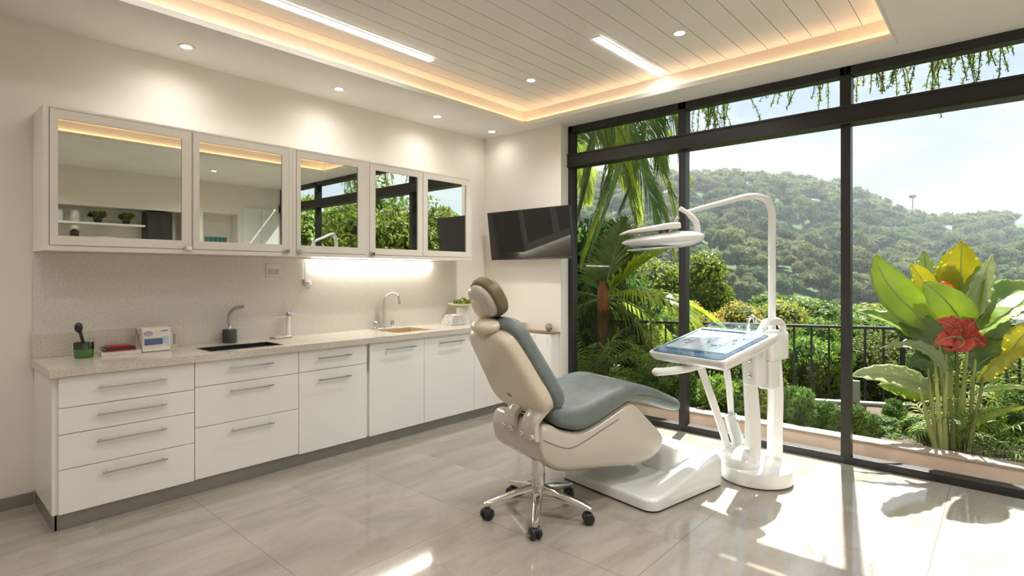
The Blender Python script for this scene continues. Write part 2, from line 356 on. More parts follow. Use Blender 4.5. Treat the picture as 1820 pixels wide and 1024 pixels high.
# ------------------------------------------------------------------ ceiling lamps
def spot(loc, power, par, size=1.75, blend=.7, col=(1, .965, .92)):
    l = bpy.data.lights.new('downlight_beam', 'SPOT'); l.energy = power; l.spot_size = size; l.spot_blend = 1.0; l.color = col; l.shadow_soft_size = .04
    o = bpy.data.objects.new('downlight_beam', l); COL.objects.link(o); o.location = loc; o.parent = par
def downlight(x, y, z, label, group, power=16, size=1.9):
    t = thing('recessed_downlight', label, 'downlight', (x, y, z), 0, group)
    MB().lathe([(.034, -.003), (.05, -.006), (.052, 0), (.034, .0)], (x, y, z), 24, caps=False).build('trim_ring', M['white'], t)
    MB().lathe([(.036, -.0015), (.02, -.004), (.001, -.005)], (x, y, z), 24).build('lens', M['lens'], t)
    spot((0, 0, -.02), power, t, size)
for y, lb in ((1.325, 'nearest and largest recessed downlight above the wall cabinets'), (2.48, 'second recessed downlight in the soffit over the wall cabinets'), (3.555, 'third recessed downlight in the soffit, above the under-cabinet glow'), (4.33, 'recessed downlight in the far soffit corner beside the screen wall')):
    downlight(-4.16, y, HC, lb, 'soffit downlights', 11 if y < 4 else 4, 2.9)
downlight(-1.705, 3.68, HR, 'recessed downlight in the planks right of the short light bar', 'plank ceiling downlights', 82, 2.5)
downlight(-3.09, 3.71, HR, 'recessed downlight in the planks left of the short light bar', 'plank ceiling downlights', 82, 2.5)
for x, y in ((-.95, 2.3), (-2.4, .2), (-1.2, .2)):
    downlight(x, y, HR, 'added fill downlight in the planks outside the view', 'added rear plank fill lights', 40 if y < 1 else 90, 2.6)  # unseen downlights added to fill the room with light
for x, y in ((.6, 1.2), (.6, -1.2), (-4.16, -.6), (.6, 3.2)): downlight(x, y, HC, 'added unseen fill downlight in the rear soffit', 'added rear soffit fill lights', 80 if x > 0 else 40, 2.6)  # out-of-view soffit lamps added to brighten the rear and right wall
def bar(x, y0, y1, label):
    t = thing('linear_light', label, 'light', (x, (y0 + y1) / 2, HR), 0, 'ceiling light bars')
    MB().box(x - .03, x + .03, y0 - .01, y1 + .01, HR - .006, HR).build('housing', M['white'], t, bevel=.002)
    MB().box(x - .028, x + .028, y0, y1, HR - .010, HR - .006).build('diffuser', M['led'], t, smooth=0)
p0 = onZ(1190, 138, HR); p1 = onZ(1055, 68, HR); bar((p0.x + p1.x) / 2, p1.y, min(p0.y, 4.33), 'short white light bar in the plank ceiling by the windows')
p0 = onZ(770, 105, HR); bar(p0.x - .02, .6, p0.y, 'long white light bar in the planks over the cabinet run')

# ------------------------------------------------------------------ wall cabinets
XB, XF = XL + .003, -4.13
HB, HT = 1.558, 2.402
units = [(.569, 1.351, .599, 1.346, .637, 1.288, 1), (1.351, 2.063, 1.357, 2.031, 1.396, 1.978, 1), (2.063, 2.735, 2.095, 2.712, 2.128, 2.643, -1), (2.735, 3.347, 2.761, 3.340, 2.819, 3.287, -1), (3.347, 3.996, 3.354, 3.968, 3.409, 3.913, 0)]
ulab = ['wide mirror-front wall cabinet at the near end, reflecting a shelf', 'mirror-front wall cabinet reflecting green tumblers and white panels', 'middle mirror-front wall cabinet reflecting the window beam and sky', 'mirror-front wall cabinet reflecting dense trees, second from the corner', 'mirror-front wall cabinet at the far end next to the corner']
for (y0, y1, d0, d1, g0, g1, lt), lb in zip(units, ulab):
    t = thing('wall_cabinet', lb, 'cabinet', (XB, (y0 + y1) / 2, HB), 0, 'wall cabinets with mirror doors')
    w = MB(); w.box(XB, XF - .02, y0 + .0005, y1 - .0005, HB, HT)
    for a in ((y0 + .0005, d0 - .003, HB, HT), (d1 + .003, y1 - .0005, HB, HT), (d0 - .003, d1 + .003, HB, 1.587), (d0 - .003, d1 + .003, 2.389, HT)):
        if a[1] > a[0] + .0005: w.box(XF - .02, XF, *a)
    w.build('carcass', M['upcab'], t, smooth=0)
    w = MB(); z0, z1, h0, h1 = 1.590, 2.385, 1.645, 2.333
    for a in ((d0, g0, z0, z1), (g1, d1, z0, z1), (g0, g1, z0, h0), (g0, g1, h1, z1)): w.box(XF - .018, XF + .004, *a)
    dr = w.build('door', M['upcab'], t, smooth=0)
    MB().box(XF - .012, XF - .004, g0, g1, h0, h1).build('mirror_pane', M['mirror'], dr, smooth=0)
    if lt:
        yy = d1 - .022 if lt > 0 else d0 + .022
        w = MB(); w.box(XF + .004, XF + .014, yy - .024, yy + .024, 1.583, 1.607); w.cyl((0, 0, 0), .010, 0, .028, 14, Matrix.Translation((XF + .004, yy - .006, 1.594)) @ Matrix.Rotation(PI / 2, 4, 'Y'))
        w.build('latch', M['chrome'], dr)
# under-cabinet lamp
t = thing('under_cabinet_light', 'glowing warm light bar under the wall cabinets', 'light', (XL + .05, 3.05, 1.55))
MB().box(XL + .022, XL + .05, 2.36, 3.73, 1.544, 1.557).build('housing', M['white'], t, smooth=0)
MB().box(XL + .024, XL + .048, 2.40, 3.70, 1.528, 1.544).build('diffuser', M['ledu'], t, bevel=.004)
# ------------------------------------------------------------------ base cabinets
XC = -3.88
bu = [(.599, 1.285, [(.090, .333), (.337, .528), (.532, .674), (.678, .848)], 'd'), (1.285, 1.985, [(.094, .424), (.428, .686), (.690, .850)], 'd'),
      (1.985, 2.570, [(.087, .688)], 'x'), (2.590, 3.164, [(.085, .852)], 'o'), (3.164, 3.790, [(.085, .852)], 'o'), (3.790, 4.546, [(.085, .852)], 'n')]
hy = {0: [(.795, 1.123, .279), (.769, 1.119, .466), (.769, 1.119, .616), (.774, 1.119, .770)], 1: [(1.498, 1.79, .3685), (1.494, 1.787, .636), (1.49, 1.787, .791)]}
blab = ['base cabinet with four stacked drawers at the near end', 'base cabinet of three deep drawers below the black slot sink', 'base cabinet with one drawer above a door', 'tall-door base cabinet below the gooseneck tap', 'tall-door base cabinet below the folded towels', 'base cabinet half hidden behind the dental chair']
def handle(par, y0, y1, z):
    w = MB(); w.box(XC + .026, XC + .036, y0, y1, z - .005, z + .005)
    for y in (y0 + .02, y1 - .02): w.box(XC, XC + .028, y - .004, y + .004, z - .004, z + .004)
    return w.build('handle', M['steel'], par, bevel=.0012)
for i, ((y0, y1, fr, kd), lb) in enumerate(zip(bu, blab)):
    t = thing('base_cabinet', lb, 'cabinet', (XL + .02, (y0 + y1) / 2, 0), 0, 'base cabinets under the stone counter')
    ye = .575 if i == 0 else y0 + .0005; yz = 2.5895 if i == 2 else y1 - .0005
    MB().box(XL + .003, XC - .021, ye, yz, .088, .852).build('carcass', M['cab'], t, smooth=0)
    for k, (z0, z1) in enumerate(fr):
        nm = 'drawer' if kd == 'd' else 'door'
        f = MB().box(XC - .0205, XC, y0 + .0022, y1 - .0022, z0, z1).build(nm, M['cab'], t, bevel=.0015)
        if kd == 'd': a, b, z = hy[i][k]; handle(f, a, b, z)
        elif kd == 'x': handle(f, 2.132, 2.408, .617)
        elif kd == 'o': handle(f, *((2.744, 3.051, .787) if i == 3 else (3.33, 3.633, .786)))
    if kd == 'x':
        f = MB().box(XC - .0205, XC, y0 + .0022, y1 - .0022, .692, .852).build('drawer', M['cab'], t, bevel=.0015); handle(f, 2.13, 2.413, .7835)
        MB().box(XC - .019, XC - .002, 2.573, 2.586, .62, .85).build('filler_strip', M['steel'], t, bevel=.001)
w = MB(); w.box(XC - .04, XC - .02, .585, 4.546, 0, .087); w.box(XL + .003, XC - .02, .578, .598, 0, .087)
tag(w.build('plinth', M['plinth'], bevel=.0015), 'grey metal kick plinth along the foot of the base cabinets', 'plinth')
# countertop with cut-outs
SK1 = (-4.22, -3.96, 1.41, 1.90); SK2 = (-4.34, -3.99, 2.95, 3.36)
cx0, cx1, cy0, cy1, cz0, cz1 = XL + .003, -3.855, .558, 4.546, .853, .898
def slab_holes(mb, holes):
    ys = sorted({cy0, cy1} | {h[2] for h in holes} | {h[3] for h in holes})
    for a, b in zip(ys, ys[1:]):
        h = [q for q in holes if q[2] <= a and q[3] >= b]
        if h: mb.box(cx0, h[0][0], a, b, cz0, cz1); mb.box(h[0][1], cx1, a, b, cz0, cz1)
        else: mb.box(cx0, cx1, a, b, cz0, cz1)
w = MB(); slab_holes(w, [SK1, SK2]); tag(w.build('countertop', M['quartz'], smooth=0), 'long speckled beige stone worktop over the base cabinets', 'countertop')
def basin(name, hole, depth, m, label, rimm):
    x0, x1, y0, y1 = hole; t = thing(name, label, 'sink', ((x0 + x1) / 2, (y0 + y1) / 2, cz0))
    w = MB(); z0 = cz1 - depth; e = .0008; q = .006
    x0 += e; x1 -= e; y0 += e; y1 -= e
    w.box(x0, x1, y0, y1, z0 - .006, z0)
    for a in ((x0, x0 + q, y0, y1), (x1 - q, x1, y0, y1), (x0 + q, x1 - q, y0, y0 + q), (x0 + q, x1 - q, y1 - q, y1)): w.box(*a, z0, cz1 + .001)
    w.build('bowl', m, t, bevel=.001)
    MB().lathe([(.03, z0 + .001), (.028, z0 + .004), (.012, z0 + .002), (.001, z0 + .002)], ((x0 + x1) / 2, (y0 + y1) / 2, 0), 20).build('drain', M['chrome'], t)
    w = MB()
    for a in ((x0 - .006, x0, y0 - .006, y1 + .006), (x1, x1 + .006, y0 - .006, y1 + .006), (x0, x1, y0 - .006, y0), (x0, x1, y1, y1 + .006)): w.box(*a, cz1 + .0005, cz1 + .003)
    w.build('rim', rimm, t); return t
s1 = basin('slot_sink', SK1, .03, M['black'], 'shallow black slot sink set into the worktop', M['steel'])
w = MB()
for k in range(9): w.box(SK1[0] + .02 + k * .026, SK1[0] + .026 + k * .026, SK1[2] + .012, SK1[3] - .012, cz1 - .024, cz1 - .018)
w.build('grate', M['black'], s1, smooth=0)
M['sinktan'] = mat('beige_composite_sink', srgb(176, 158, 120), .4)
basin('sink', SK2, .04, M['sinktan'], 'beige rectangular sink under the gooseneck tap', M['quartz'])
tag(MB().box(XL + .003, XL + .015, .570, 4.10, .8985, 1.556).build('backsplash', M['stone'], smooth=0), 'grey stone backsplash panel below the wall cabinets', 'backsplash')
w = MB(); w.box(XL + .0155, XL + .030, .560, 1.40, .8985, 1.05)
tag(w.build('upstand', M['quartz'], bevel=.002), 'low stone upstand strip at the near end of the backsplash', 'upstand')

# ------------------------------------------------------------------ things on the counter
Z = cz1 + .0005
# green glass jar
c = Vector((-4.30, .79, Z)); t = thing('glass_jar', 'green glass jar holding a black brush at the near counter end', 'jar', c)
M['gglass'] = pane_glass('green_glass', srgb(120, 160, 110), .12); M['gliq'] = mat('green_liquid', srgb(62, 110, 46), .15, coat=.6)
MB().lathe([(.044, .0), (.05, .004), (.052, .05), (.05, .052), (.048, .05), (.046, .006), (.002, .006)], c, 28).build('body', M['gliq'], t)
MB().lathe([(.0515, .0525), (.052, .088), (.050, .094), (.0485, .09), (.0485, .0525)], c, 28, caps=False).build('rim', M['gglass'], t)
t = thing('brush', 'black brush leaning in the green glass jar', 'brush', c + Vector((0, 0, .008)))
a = c + Vector((.012, .004, .0555)); b = c + Vector((.0, -.022, .175))
MB().tube([a, a.lerp(b, .5), b], [.006, .009, .010], 12).build('handle', M['black'], t)
MB().ball(b + Vector((0, -.004, .012)), .022, .022, .032).build('head', M['black'], t)
t = thing('glass_stopper', 'small clear glass stopper resting in the green jar', 'stopper', c)
mt = Matrix.Translation(c + Vector((.012, .026, .098))) @ Matrix.Rotation(.5, 4, 'X')
MB().lathe([(.026, -.012), (.031, -.008), (.031, .012), (.026, .016), (.002, .016)], (0, 0, 0), 22, mt).build('cap', M['clear'], t)
# books
def book(name, label, cx, cy, z, l, d, h, rot, cover, m2, txt=None):
    t = thing(name, label, 'book', (cx, cy, z), rot, 'booklets stacked on the counter')
    w = MB(); w.box(-d / 2, d / 2, -l / 2, l / 2, 0, .0015); w.box(-d / 2, d / 2, -l / 2, l / 2, h - .0015, h); w.box(d / 2 - .0015, d / 2, -l / 2, l / 2, .0015, h - .0015)
    w.build('cover', cover, t, local=True, bevel=.0006)
    MB().box(-d / 2 + .004, d / 2 - .0016, -l / 2 + .004, l / 2 - .004, .0016, h - .0016).build('pages', m2, t, local=True, smooth=0)
    if txt: o = text_mesh('title', txt, .03, Matrix.Translation((0, 0, h + .0005)) @ Matrix.Rotation(PI / 2, 4, 'Z'), mat('orange_lettering', srgb(226, 120, 50), .6), None); o.parent = t
    return t
M['paper'] = mat('paper', srgb(226, 220, 208), .8); M['red'] = mat('red_cover', srgb(170, 44, 34), .5); M['charcoal'] = mat('charcoal_cover', srgb(52, 50, 50), .6); M['wcover'] = mat('white_cover', srgb(222, 214, 202), .5)
bx, by = -4.325, .985
book('book', 'white thick booklet at the bottom of the red stack', bx, by, Z, .215, .15, .022, -.10, M['wcover'], M['paper'])
book('book', 'thin red booklet between the white and charcoal booklets', bx + .005, by - .008, Z + .0225, .17, .13, .008, -.06, M['red'], M['paper'])
book('book', 'charcoal booklet under the topmost red booklet', bx + .0, by - .012, Z + .031, .165, .12, .014, .08, M['charcoal'], M['paper'])
book('book', 'topmost red booklet with orange lettering', bx - .005, by - .012, Z + .0455, .125, .09, .010, .02, M['red'], M['paper'], 'PERIO')
# dispenser box
rz = .10; cb = Vector((-4.325, 1.175, Z)); t = thing('dispenser_box', 'white dispenser box with blue window and oval badge', 'box', cb, rz)
pr = smooth_path([(-.055, 0, 0), (.055, 0, 0), (.056, .03, 0), (.055, .135, 0), (.035, .158, 0), (-.045, .158, 0), (-.055, .14, 0)], 5, True)
w = MB(); puff(w, [(p.x, p.y) for p in pr], -.088, .088, .012, .012, lambda u, v, s_: Vector((u, s_, v)), 4)
w.build('body', M['wcover'], t, local=True)
MB().box(.052, .0585, -.075, .035, .045, .088).build('blue_window', mat('deep_blue_window', srgb(28, 62, 130), .15, coat=.6), t, local=True, bevel=.002)
MB().box(.052, .0582, .038, .072, .048, .1).build('side_label', mat('pale_blue_label', srgb(176, 204, 230), .5), t, local=True)
blu = mat('blue_print', srgb(44, 92, 176), .5)
w = MB(); ring = [Vector((.0575, -.052 + .024 * math.cos(a), .122 + .0135 * math.sin(a))) for a in [2 * PI * k / 24 for k in range(25)]]; w.tube(ring, .0016, 6)
w.build('oval_badge', blu, t, local=True)
fm = lambda y, z: basis((0, 1, 0), (0, 0, 1), (1, 0, 0), (.0572, y, z))
for body, size, y, z in (('HSO', .017, -.052, .122), ('CAPSO', .014, .045, .136)):
    o = text_mesh('lettering', body, size, fm(y, z), blu); o.parent = t
MB().cyl((0, 0, 0), .008, 0, .012, 14, Matrix.Translation((.0, -.087, .115)) @ Matrix.Rotation(PI / 2, 4, 'X')).build('side_knob', M['steel'], t, local=True)
t = thing('card', 'white printed card standing behind the dispenser box', 'card', (-4.44, 1.335, Z))
MB().box(-4.442, -4.438, 1.305, 1.352, Z, Z + .105).build('sheet', M['paper'], t, smooth=0)
w = MB()
for k in range(9): w.box(-4.438, -4.4375, 1.328, 1.336 + .004 * (k % 2), Z + .018 + k * .009, Z + .023 + k * .009); w.box(-4.438, -4.4375, 1.341, 1.346, Z + .016 + k * .009, Z + .021 + k * .009)
w.build('print', M['charcoal'], t, smooth=0)
# charcoal soap pot with chrome spout
c = Vector((-4.40, 1.70, Z)); t = thing('soap_dispenser', 'charcoal round soap pot with a curved chrome spout', 'dispenser', c)
MB().lathe([(.046, 0), (.05, .004), (.05, .094), (.047, .1), (.002, .101)], c, 32).build('pot', mat('charcoal_ceramic', srgb(66, 64, 64), .55), t)
MB().lathe([(.016, .101), (.016, .118), (.012, .124)], c, 18).build('collar', M['chrome'], t)
MB().tube([c + p for p in smooth_path([(0, 0, .12), (-.003, -.005, .175), (.004, .004, .225), (.022, .03, .258), (.045, .07, .27), (.052, .085, .268)], 6)], .0125, 14).build('spout', M['steel'], t)
# white lever tap
c = Vector((-4.40, 2.16, Z)); t = thing('lever_tap', 'white pillar tap with long lever and blue-white wedge', 'tap', c)
MB().lathe([(.02, 0), (.026, .004), (.018, .03), (.0165, .14), (.0175, .172)], c, 20).build('pillar', M['white'], t)
MB().box(c.x - .05, c.x + .05, c.y - .135, c.y + .012, Z, Z + .016).build('base_plate', M['quartz'], t, bevel=.005)
MB().ball(c + Vector((0, 0, .19)), .02, .02, .022).build('head', M['steel'], t)
MB().tube([c + Vector((0, -.01, .172)), c + Vector((0, -.13, .168))], [.007, .005], 10).build('lever', M['white'], t)
MB().tube([c + Vector((0, -.015, .2)), c + Vector((0, -.062, .213))], .0025, 8).build('pin', M['steel'], t)
w = MB(); w.rings([[c + Vector((x, .016, z)) for x, z in ((-.012, .175), (.012, .175), (.012, .214), (-.012, .214))], [c + Vector((x, .098, z)) for x, z in ((-.002, .188), (.002, .188), (.002, .191), (-.002, .191))]])
w.build('wedge', mat('pale_blue_plastic', srgb(206, 214, 232), .3), t)
# gooseneck tap
c = Vector((-4.385, 3.09, Z)); t = thing('gooseneck_tap', 'chrome gooseneck tap with two handles over the far sink', 'tap', c)
w = MB(); puff(w, [(x, y) for x, y in ((-.035, -.125), (.035, -.125), (.035, .125), (-.035, .125))], 0, .012, .001, .006, lambda u, v, s_: c + Vector((u, v, s_)), 3); w.build('base_plate', M['chrome'], t)
MB().tube([c + p for p in smooth_path([(0, 0, .012), (0, 0, .15), (0, 0, .25), (.015, .012, .30), (.05, .045, .332), (.09, .085, .318), (.102, .098, .275), (.105, .1, .235)], 6)], [.0135] * 40 + [.015] * 3, 14).build('spout', M['chrome'], t)
for s_ in (-1, 1):
    q = c + Vector((0, s_ * .095, .012)); h = MB().lathe([(.013, 0), (.015, .004), (.011, .016), (.021, .022), (.023, .055), (.018, .062), (.002, .063)], q, 18).build('handle', M['chrome'], t)
    MB().lathe([(.008, .063), (.008, .066), (.001, .066)], q, 14).build('cap', M['white'], h)
# towel stack: individual folded towels
M['towel'] = mat('white_towel', srgb(226, 224, 220), .95, col2=srgb(180, 176, 168), scale=60, bump=.5, bscale=300)
tc_ = Vector((-4.24, 3.84, Z)); z = Z
for k in range(6):
    h = .017; t = thing('folded_towel', ['folded white towel at the bottom of the stack', 'folded white towel, second from the bottom of the stack', 'folded white towel, third from the bottom of the stack', 'folded white towel, fourth from the bottom of the stack', 'folded white towel just under the top one', 'folded white towel on top of the stack'][k], 'towel', (tc_.x, tc_.y, z), .05 * (k % 3 - 1), 'towels folded on the counter')
    d = .19 - .012 * k
    w = MB(); puff(w, [(-d / 2, 0), (d / 2, 0), (d / 2, h - .001), (-d / 2, h - .001)], -.085 + .004 * k, .085 - .004 * k, .004, .004, lambda u, v, s_: Vector((s_, u, v)), 3)
    w.build('fabric', M['towel'], t, local=True); z += h
# pot + dish with greens
c = Vector((-4.29, 4.02, Z)); t = thing('pedestal_dish', 'pale green dish on a white pedestal beside the towels', 'dish', c)
MB().lathe([(.085, 0), (.085, .006), (.075, .01), (.07, .165), (.08, .172)], c, 32).build('pedestal', M['white'], t)
MB().lathe([(.03, .172), (.13, .186), (.155, .202), (.158, .212), (.15, .21), (.12, .195), (.002, .19)], c, 36).build('dish', mat('pale_green_ceramic', srgb(222, 222, 184), .35, col2=srgb(200, 204, 150), scale=40), t)

def leaf_cloud(pts, nrm, size, seed, aspect=.5, jitter=.6):
    rg = np.random.default_rng(seed); n = len(pts)
    d = nrm + rg.normal(0, jitter, (n, 3)); d /= np.linalg.norm(d, axis=1)[:, None] + 1e-9
    q = rg.normal(0, 1, (n, 3)); a = np.cross(d, q); a /= np.linalg.norm(a, axis=1)[:, None] + 1e-9; b = np.cross(d, a)
    s = size * rg.uniform(.6, 1.3, (n, 1)); a = a * s; b = b * s * aspect
    V = np.stack([pts - a, pts - a * .1 + b - d * s * .15, pts + a, pts - a * .1 - b - d * s * .15], 1).reshape(-1, 3)
    F = np.arange(n * 4).reshape(n, 4); return V, F
def np_mesh(name, parts, mats):
    """parts: list of (V, F(list of tuples or array), material index)"""
    me = bpy.data.meshes.new(name); vs = []; fs = []; mi = []; off = 0
    for V, F, m in parts:
        vs.append(np.asarray(V, float)); fs += [tuple(int(i) + off for i in f) for f in F]; mi += [m] * len(F); off += len(V)
    me.from_pydata(np.concatenate(vs).tolist(), [], fs); me.update()
    for m in mats: me.materials.append(m)
    me.polygons.foreach_set('material_index', mi); return me
def add_obj(name, me, parent=None, loc=None):
    o = bpy.data.objects.new(name, me); COL.objects.link(o); WM[o.name] = Matrix.Identity(4)
    if parent is not None: o.parent = parent
    if loc is not None: o.location = loc
    return o
def blob_points(n, seed, blobs):
    rg = np.random.default_rng(seed); P = []; Q = []
    wts = np.array([b[3] ** 2 for b in blobs]); wts = wts / wts.sum()
    idx = rg.choice(len(blobs), n, p=wts); d = rg.normal(0, 1, (n, 3)); d /= np.linalg.norm(d, axis=1)[:, None]
    B = np.array(blobs); r = B[idx, 3:4] * rg.uniform(.82, 1.05, (n, 1)); sc = np.array([1, 1, .8])
    return B[idx, :3] + d * r * sc, d
V, F = leaf_cloud(*blob_points(260, 5, [(0, 0, 0, .05), (.06, .03, -.005, .04), (-.06, -.02, -.005, .04), (.02, -.07, -.008, .035), (-.02, .075, -.008, .035)]), .016, 4)
o = add_obj('greens', np_mesh('greens', [(V, F, 0)], [M['leaf_bush']]), None, c + Vector((0, 0, .225)))
tag(o, 'small fresh green plants heaped in the pale dish', 'plant')
# outlet and hanging cord
t = thing('wall_outlet', 'white double socket plate on the grey backsplash', 'outlet', (XL + .016, 2.065, 1.45))
MB().box(XL + .0155, XL + .024, 2.004, 2.127, 1.4, 1.502).build('plate', M['white'], t, bevel=.003)
for y in (2.04, 2.09): MB().box(XL + .022, XL + .0265, y - .022, y + .02, 1.415, 1.46).build('socket', mat('outlet_grey', srgb(190, 184, 174), .5), t, bevel=.002)
t = thing('pull_cord', 'white hanging cord with a small holder on the backsplash', 'cord', (XL + .03, 2.337, 1.28))
MB().tube([(XL + .024, 2.337, 1.52), (XL + .024, 2.338, 1.36)], .004, 8).build('cord', M['white'], t)
w = MB(); w.box(XL + .0155, XL + .05, 2.315, 2.385, 1.362, 1.372); w.build('shelf', M['white'], t, bevel=.002)
MB().lathe([(.02, 0), (.03, .012), (.028, .04), (.02, .046)], (XL + .046, 2.348, 1.316), 18).build('holder', M['white'], t)
MB().lathe([(.012, 0), (.018, .012), (.018, .028)], (XL + .046, 2.352, 1.288), 16).build('tip', M['clear'], t)
# ------------------------------------------------------------------ low cabinet on the TV wall + stone
t = thing('side_cabinet', 'shallow white side cabinet with thin wooden top behind the chair', 'cabinet', (-3.6, YT - .06, 0))
MB().box(-3.853, -3.42, 4.44, YT - .003, .088, .812).build('carcass', M['cab'], t, bevel=.004)
w = MB(); w.box(-3.853, -3.395, 4.425, YT - .003, .8125, .826); w.build('wood_top', mat('wood_top', srgb(150, 118, 84), .4, col2=srgb(120, 92, 62), scale=6, stretch=(.2, 3, 1)), t, bevel=.003)
for x0, x1 in ((-3.848, -3.64), (-3.63, -3.43)): 
    d = MB().box(x0, x1, 4.424, 4.4395, .1, .80).build('door', M['cab'], t, bevel=.003)
    xx = x1 - .03; MB().tube([(xx - .0, 4.424, .70), (xx, 4.405, .72), (xx + .0, 4.405, .76), (xx, 4.424, .78)], .004, 8).build('handle', M['white'], d)
c = onZ(947, 590, .827); c = Vector((-3.50, 4.49, .8265))
w = MB(); w.ball(c + Vector((0, 0, .043)), .036, .036, .043, 14, 10)
rs = random.Random(3); w.v = [tuple(Vector(v) + Vector((rs.uniform(-1, 1), rs.uniform(-1, 1), rs.uniform(-.3, 1))) * .004) for v in w.v]
zmin = min(v[2] for v in w.v); w.v = [(v[0], v[1], v[2] - zmin + .8265) for v in w.v]
tag(w.build('stone_ornament', mat('speckled_grey_stone', srgb(70, 66, 60), .8, col2=srgb(190, 184, 172), scale=90, lo=.45, hi=.55), smooth=0), 'speckled grey stone ornament on the wooden top of the side cabinet', 'ornament')

# ------------------------------------------------------------------ TV
tl, tr_, br, bl = onY(865, 379, 4.36), onY(1009, 364, 4.36), onY(1021, 458, 4.43), onY(874, 464, 4.43)
xa, xb = (tl.x + bl.x) / 2 - .0, (tr_.x + br.x) / 2; za, zb = (bl.z + br.z) / 2, (tl.z + tr_.z) / 2
t = thing('wall_tv', 'flat black television tilted down on the wall by the window', 'tv', ((xa + xb) / 2, YT, (za + zb) / 2))
wd, hg = xb - xa, math.hypot(zb - za, .07)
tilt = math.atan2(.07, zb - za)
mt = Matrix.Translation(((xa + xb) / 2, 4.395, (za + zb) / 2)) @ Matrix.Rotation(tilt, 4, 'X')
MB().box(-wd / 2, wd / 2, .0, .03, -hg / 2, hg / 2, mt).build('casing', M['black'], t, bevel=.004)
MB().box(-wd / 2 + .008, wd / 2 - .008, -.002, .0, -hg / 2 + .02, hg / 2 - .008, mt).build('screen', M['screen'], t, smooth=0)
w = MB(); w.box(-.16, .16, .03, .05, -.14, .14, mt); w.box((xa + xb) / 2 - .2, (xa + xb) / 2 + .05, 4.49, YT - .002, (za + zb) / 2 - .12, (za + zb) / 2 + .12); w.box((xa + xb) / 2 - .06, (xa + xb) / 2 + .04, 4.42, 4.5, (za + zb) / 2 - .05, (za + zb) / 2 + .05)
w.build('bracket', M['black'], t)

# ------------------------------------------------------------------ dental chair
TH = math.radians(17)
AV = Vector((math.sin(TH), math.cos(TH), 0)); RR = Vector((math.cos(TH), -math.sin(TH), 0)); C0 = Vector((-2.16, 2.80, 0))
def locX(px, py, X):
    d = ray(px, py); t = ((C0 - EYEV).dot(RR) + X) / d.dot(RR); P = EYEV + d * t - C0; return Vector((X, P.dot(AV), P.z))
ch = thing('dental_chair', 'reclined dental chair with blue-grey cushions and white shell', 'chair', C0, -TH)
def side(u, v, w_, taper=None):
    return Vector((w_ * (taper(u) if taper else 1), u, v))
sm = lambda t: max(0, min(1, t)) ** 2 * (3 - 2 * max(0, min(1, t)))
def interp(pts, u):
    P = [Vector((a, b, 0)) for a, b in pts]
    for i in range(len(pts) - 1):
        if u <= pts[i + 1][0] or i == len(pts) - 2:
            h = pts[i + 1][0] - pts[i][0]; t = max(0, min(1, (u - pts[i][0]) / h))
            sl = lambda k: (pts[min(k + 1, len(pts) - 1)][1] - pts[max(k - 1, 0)][1]) / (pts[min(k + 1, len(pts) - 1)][0] - pts[max(k - 1, 0)][0])
            a, b, ma, mb_ = pts[i][1], pts[i + 1][1], sl(i) * h, sl(i + 1) * h
            return a * (2 * t ** 3 - 3 * t * t + 1) + ma * (t ** 3 - 2 * t * t + t) + b * (-2 * t ** 3 + 3 * t * t) + mb_ * (t ** 3 - t * t)
def strip_loft(mb, bot, top, u0, u1, hwf, r, end=.05, n=60):
    rings = []
    for i in range(n + 1):
        u = u0 + (u1 - u0) * (.5 - .5 * math.cos(PI * i / n)); b, t_ = interp(bot, u), interp(top, u); c = (b + t_) / 2; hh = (t_ - b) / 2; hw = hwf(u)
        for q_, e_ in ((u - u0, end), (u1 - u, end)):
            if q_ < e_: k = math.sqrt(max(.0004, 1 - (1 - q_ / e_) ** 2)); hh *= k; hw -= r * (1 - k)
        rr_ = min(r, hh * .92); ring = []
        for sx, sz, a0 in ((1, -1, -PI / 2), (1, 1, 0), (-1, 1, PI / 2), (-1, -1, PI)):
            for k in range(7): a = a0 + PI / 2 * k / 6; ring.append(Vector((sx * (hw - rr_) + rr_ * math.cos(a), u, c + sz * (hh - rr_) + rr_ * math.sin(a))))
        rings.append(ring)
    return mb.rings(rings)
bb = [(-.285, .40), (-.26, .345), (-.19, .287), (-.08, .25), (.20, .222), (.46, .192), (.60, .205), (.68, .25), (.72, .32)]
bt_ = [(-.285, .52), (-.24, .545), (-.19, .54), (-.12, .505), (0, .475), (.10, .49), (.20, .525), (.31, .568), (.40, .602), (.46, .585), (.56, .495), (.64, .42), (.72, .34)]
w = MB(); strip_loft(w, bb, bt_, -.285, .715, lambda u: .285, .04, .03, 80)
bo = w.build('body', M['shell'], ch, local=True, smooth=50)
seam = [locX(*p, .2855) for p in ((966, 783), (985, 791), (1006, 797), (1020, 795), (1045, 781), (1075, 761), (1100, 745))]
MB().tube(smooth_path(seam, 5), .0022, 6).build('seam', M['seam'], bo, local=True)
bot = [(-.25, .57), (-.13, .520), (0, .484), (.10, .497), (.20, .533), (.32, .580), (.41, .606), (.56, .578), (.72, .524), (.86, .482), (.94, .47)]
top = [(-.25, .68), (-.12, .635), (0, .628), (.15, .662), (.30, .703), (.42, .718), (.54, .698), (.70, .644), (.86, .578), (.94, .54)]
w = MB(); strip_loft(w, bot, top, -.19, .935, lambda u: .297 * (1 - .18 * sm((u - .45) / .5)), .042)
sc_ = w.build('seat_cushion', M['uphol'], ch, local=True, smooth=60)
MB().tube([Vector((.2985 * (1 - .18 * sm((u - .45) / .5)), u, interp(bot, u) + .04 + .018 * sm((u - .3) / .4))) for u in [.45 + .44 * k / 16 for k in range(17)]], .0018, 6).build('piping', M['seam'], sc_, local=True)
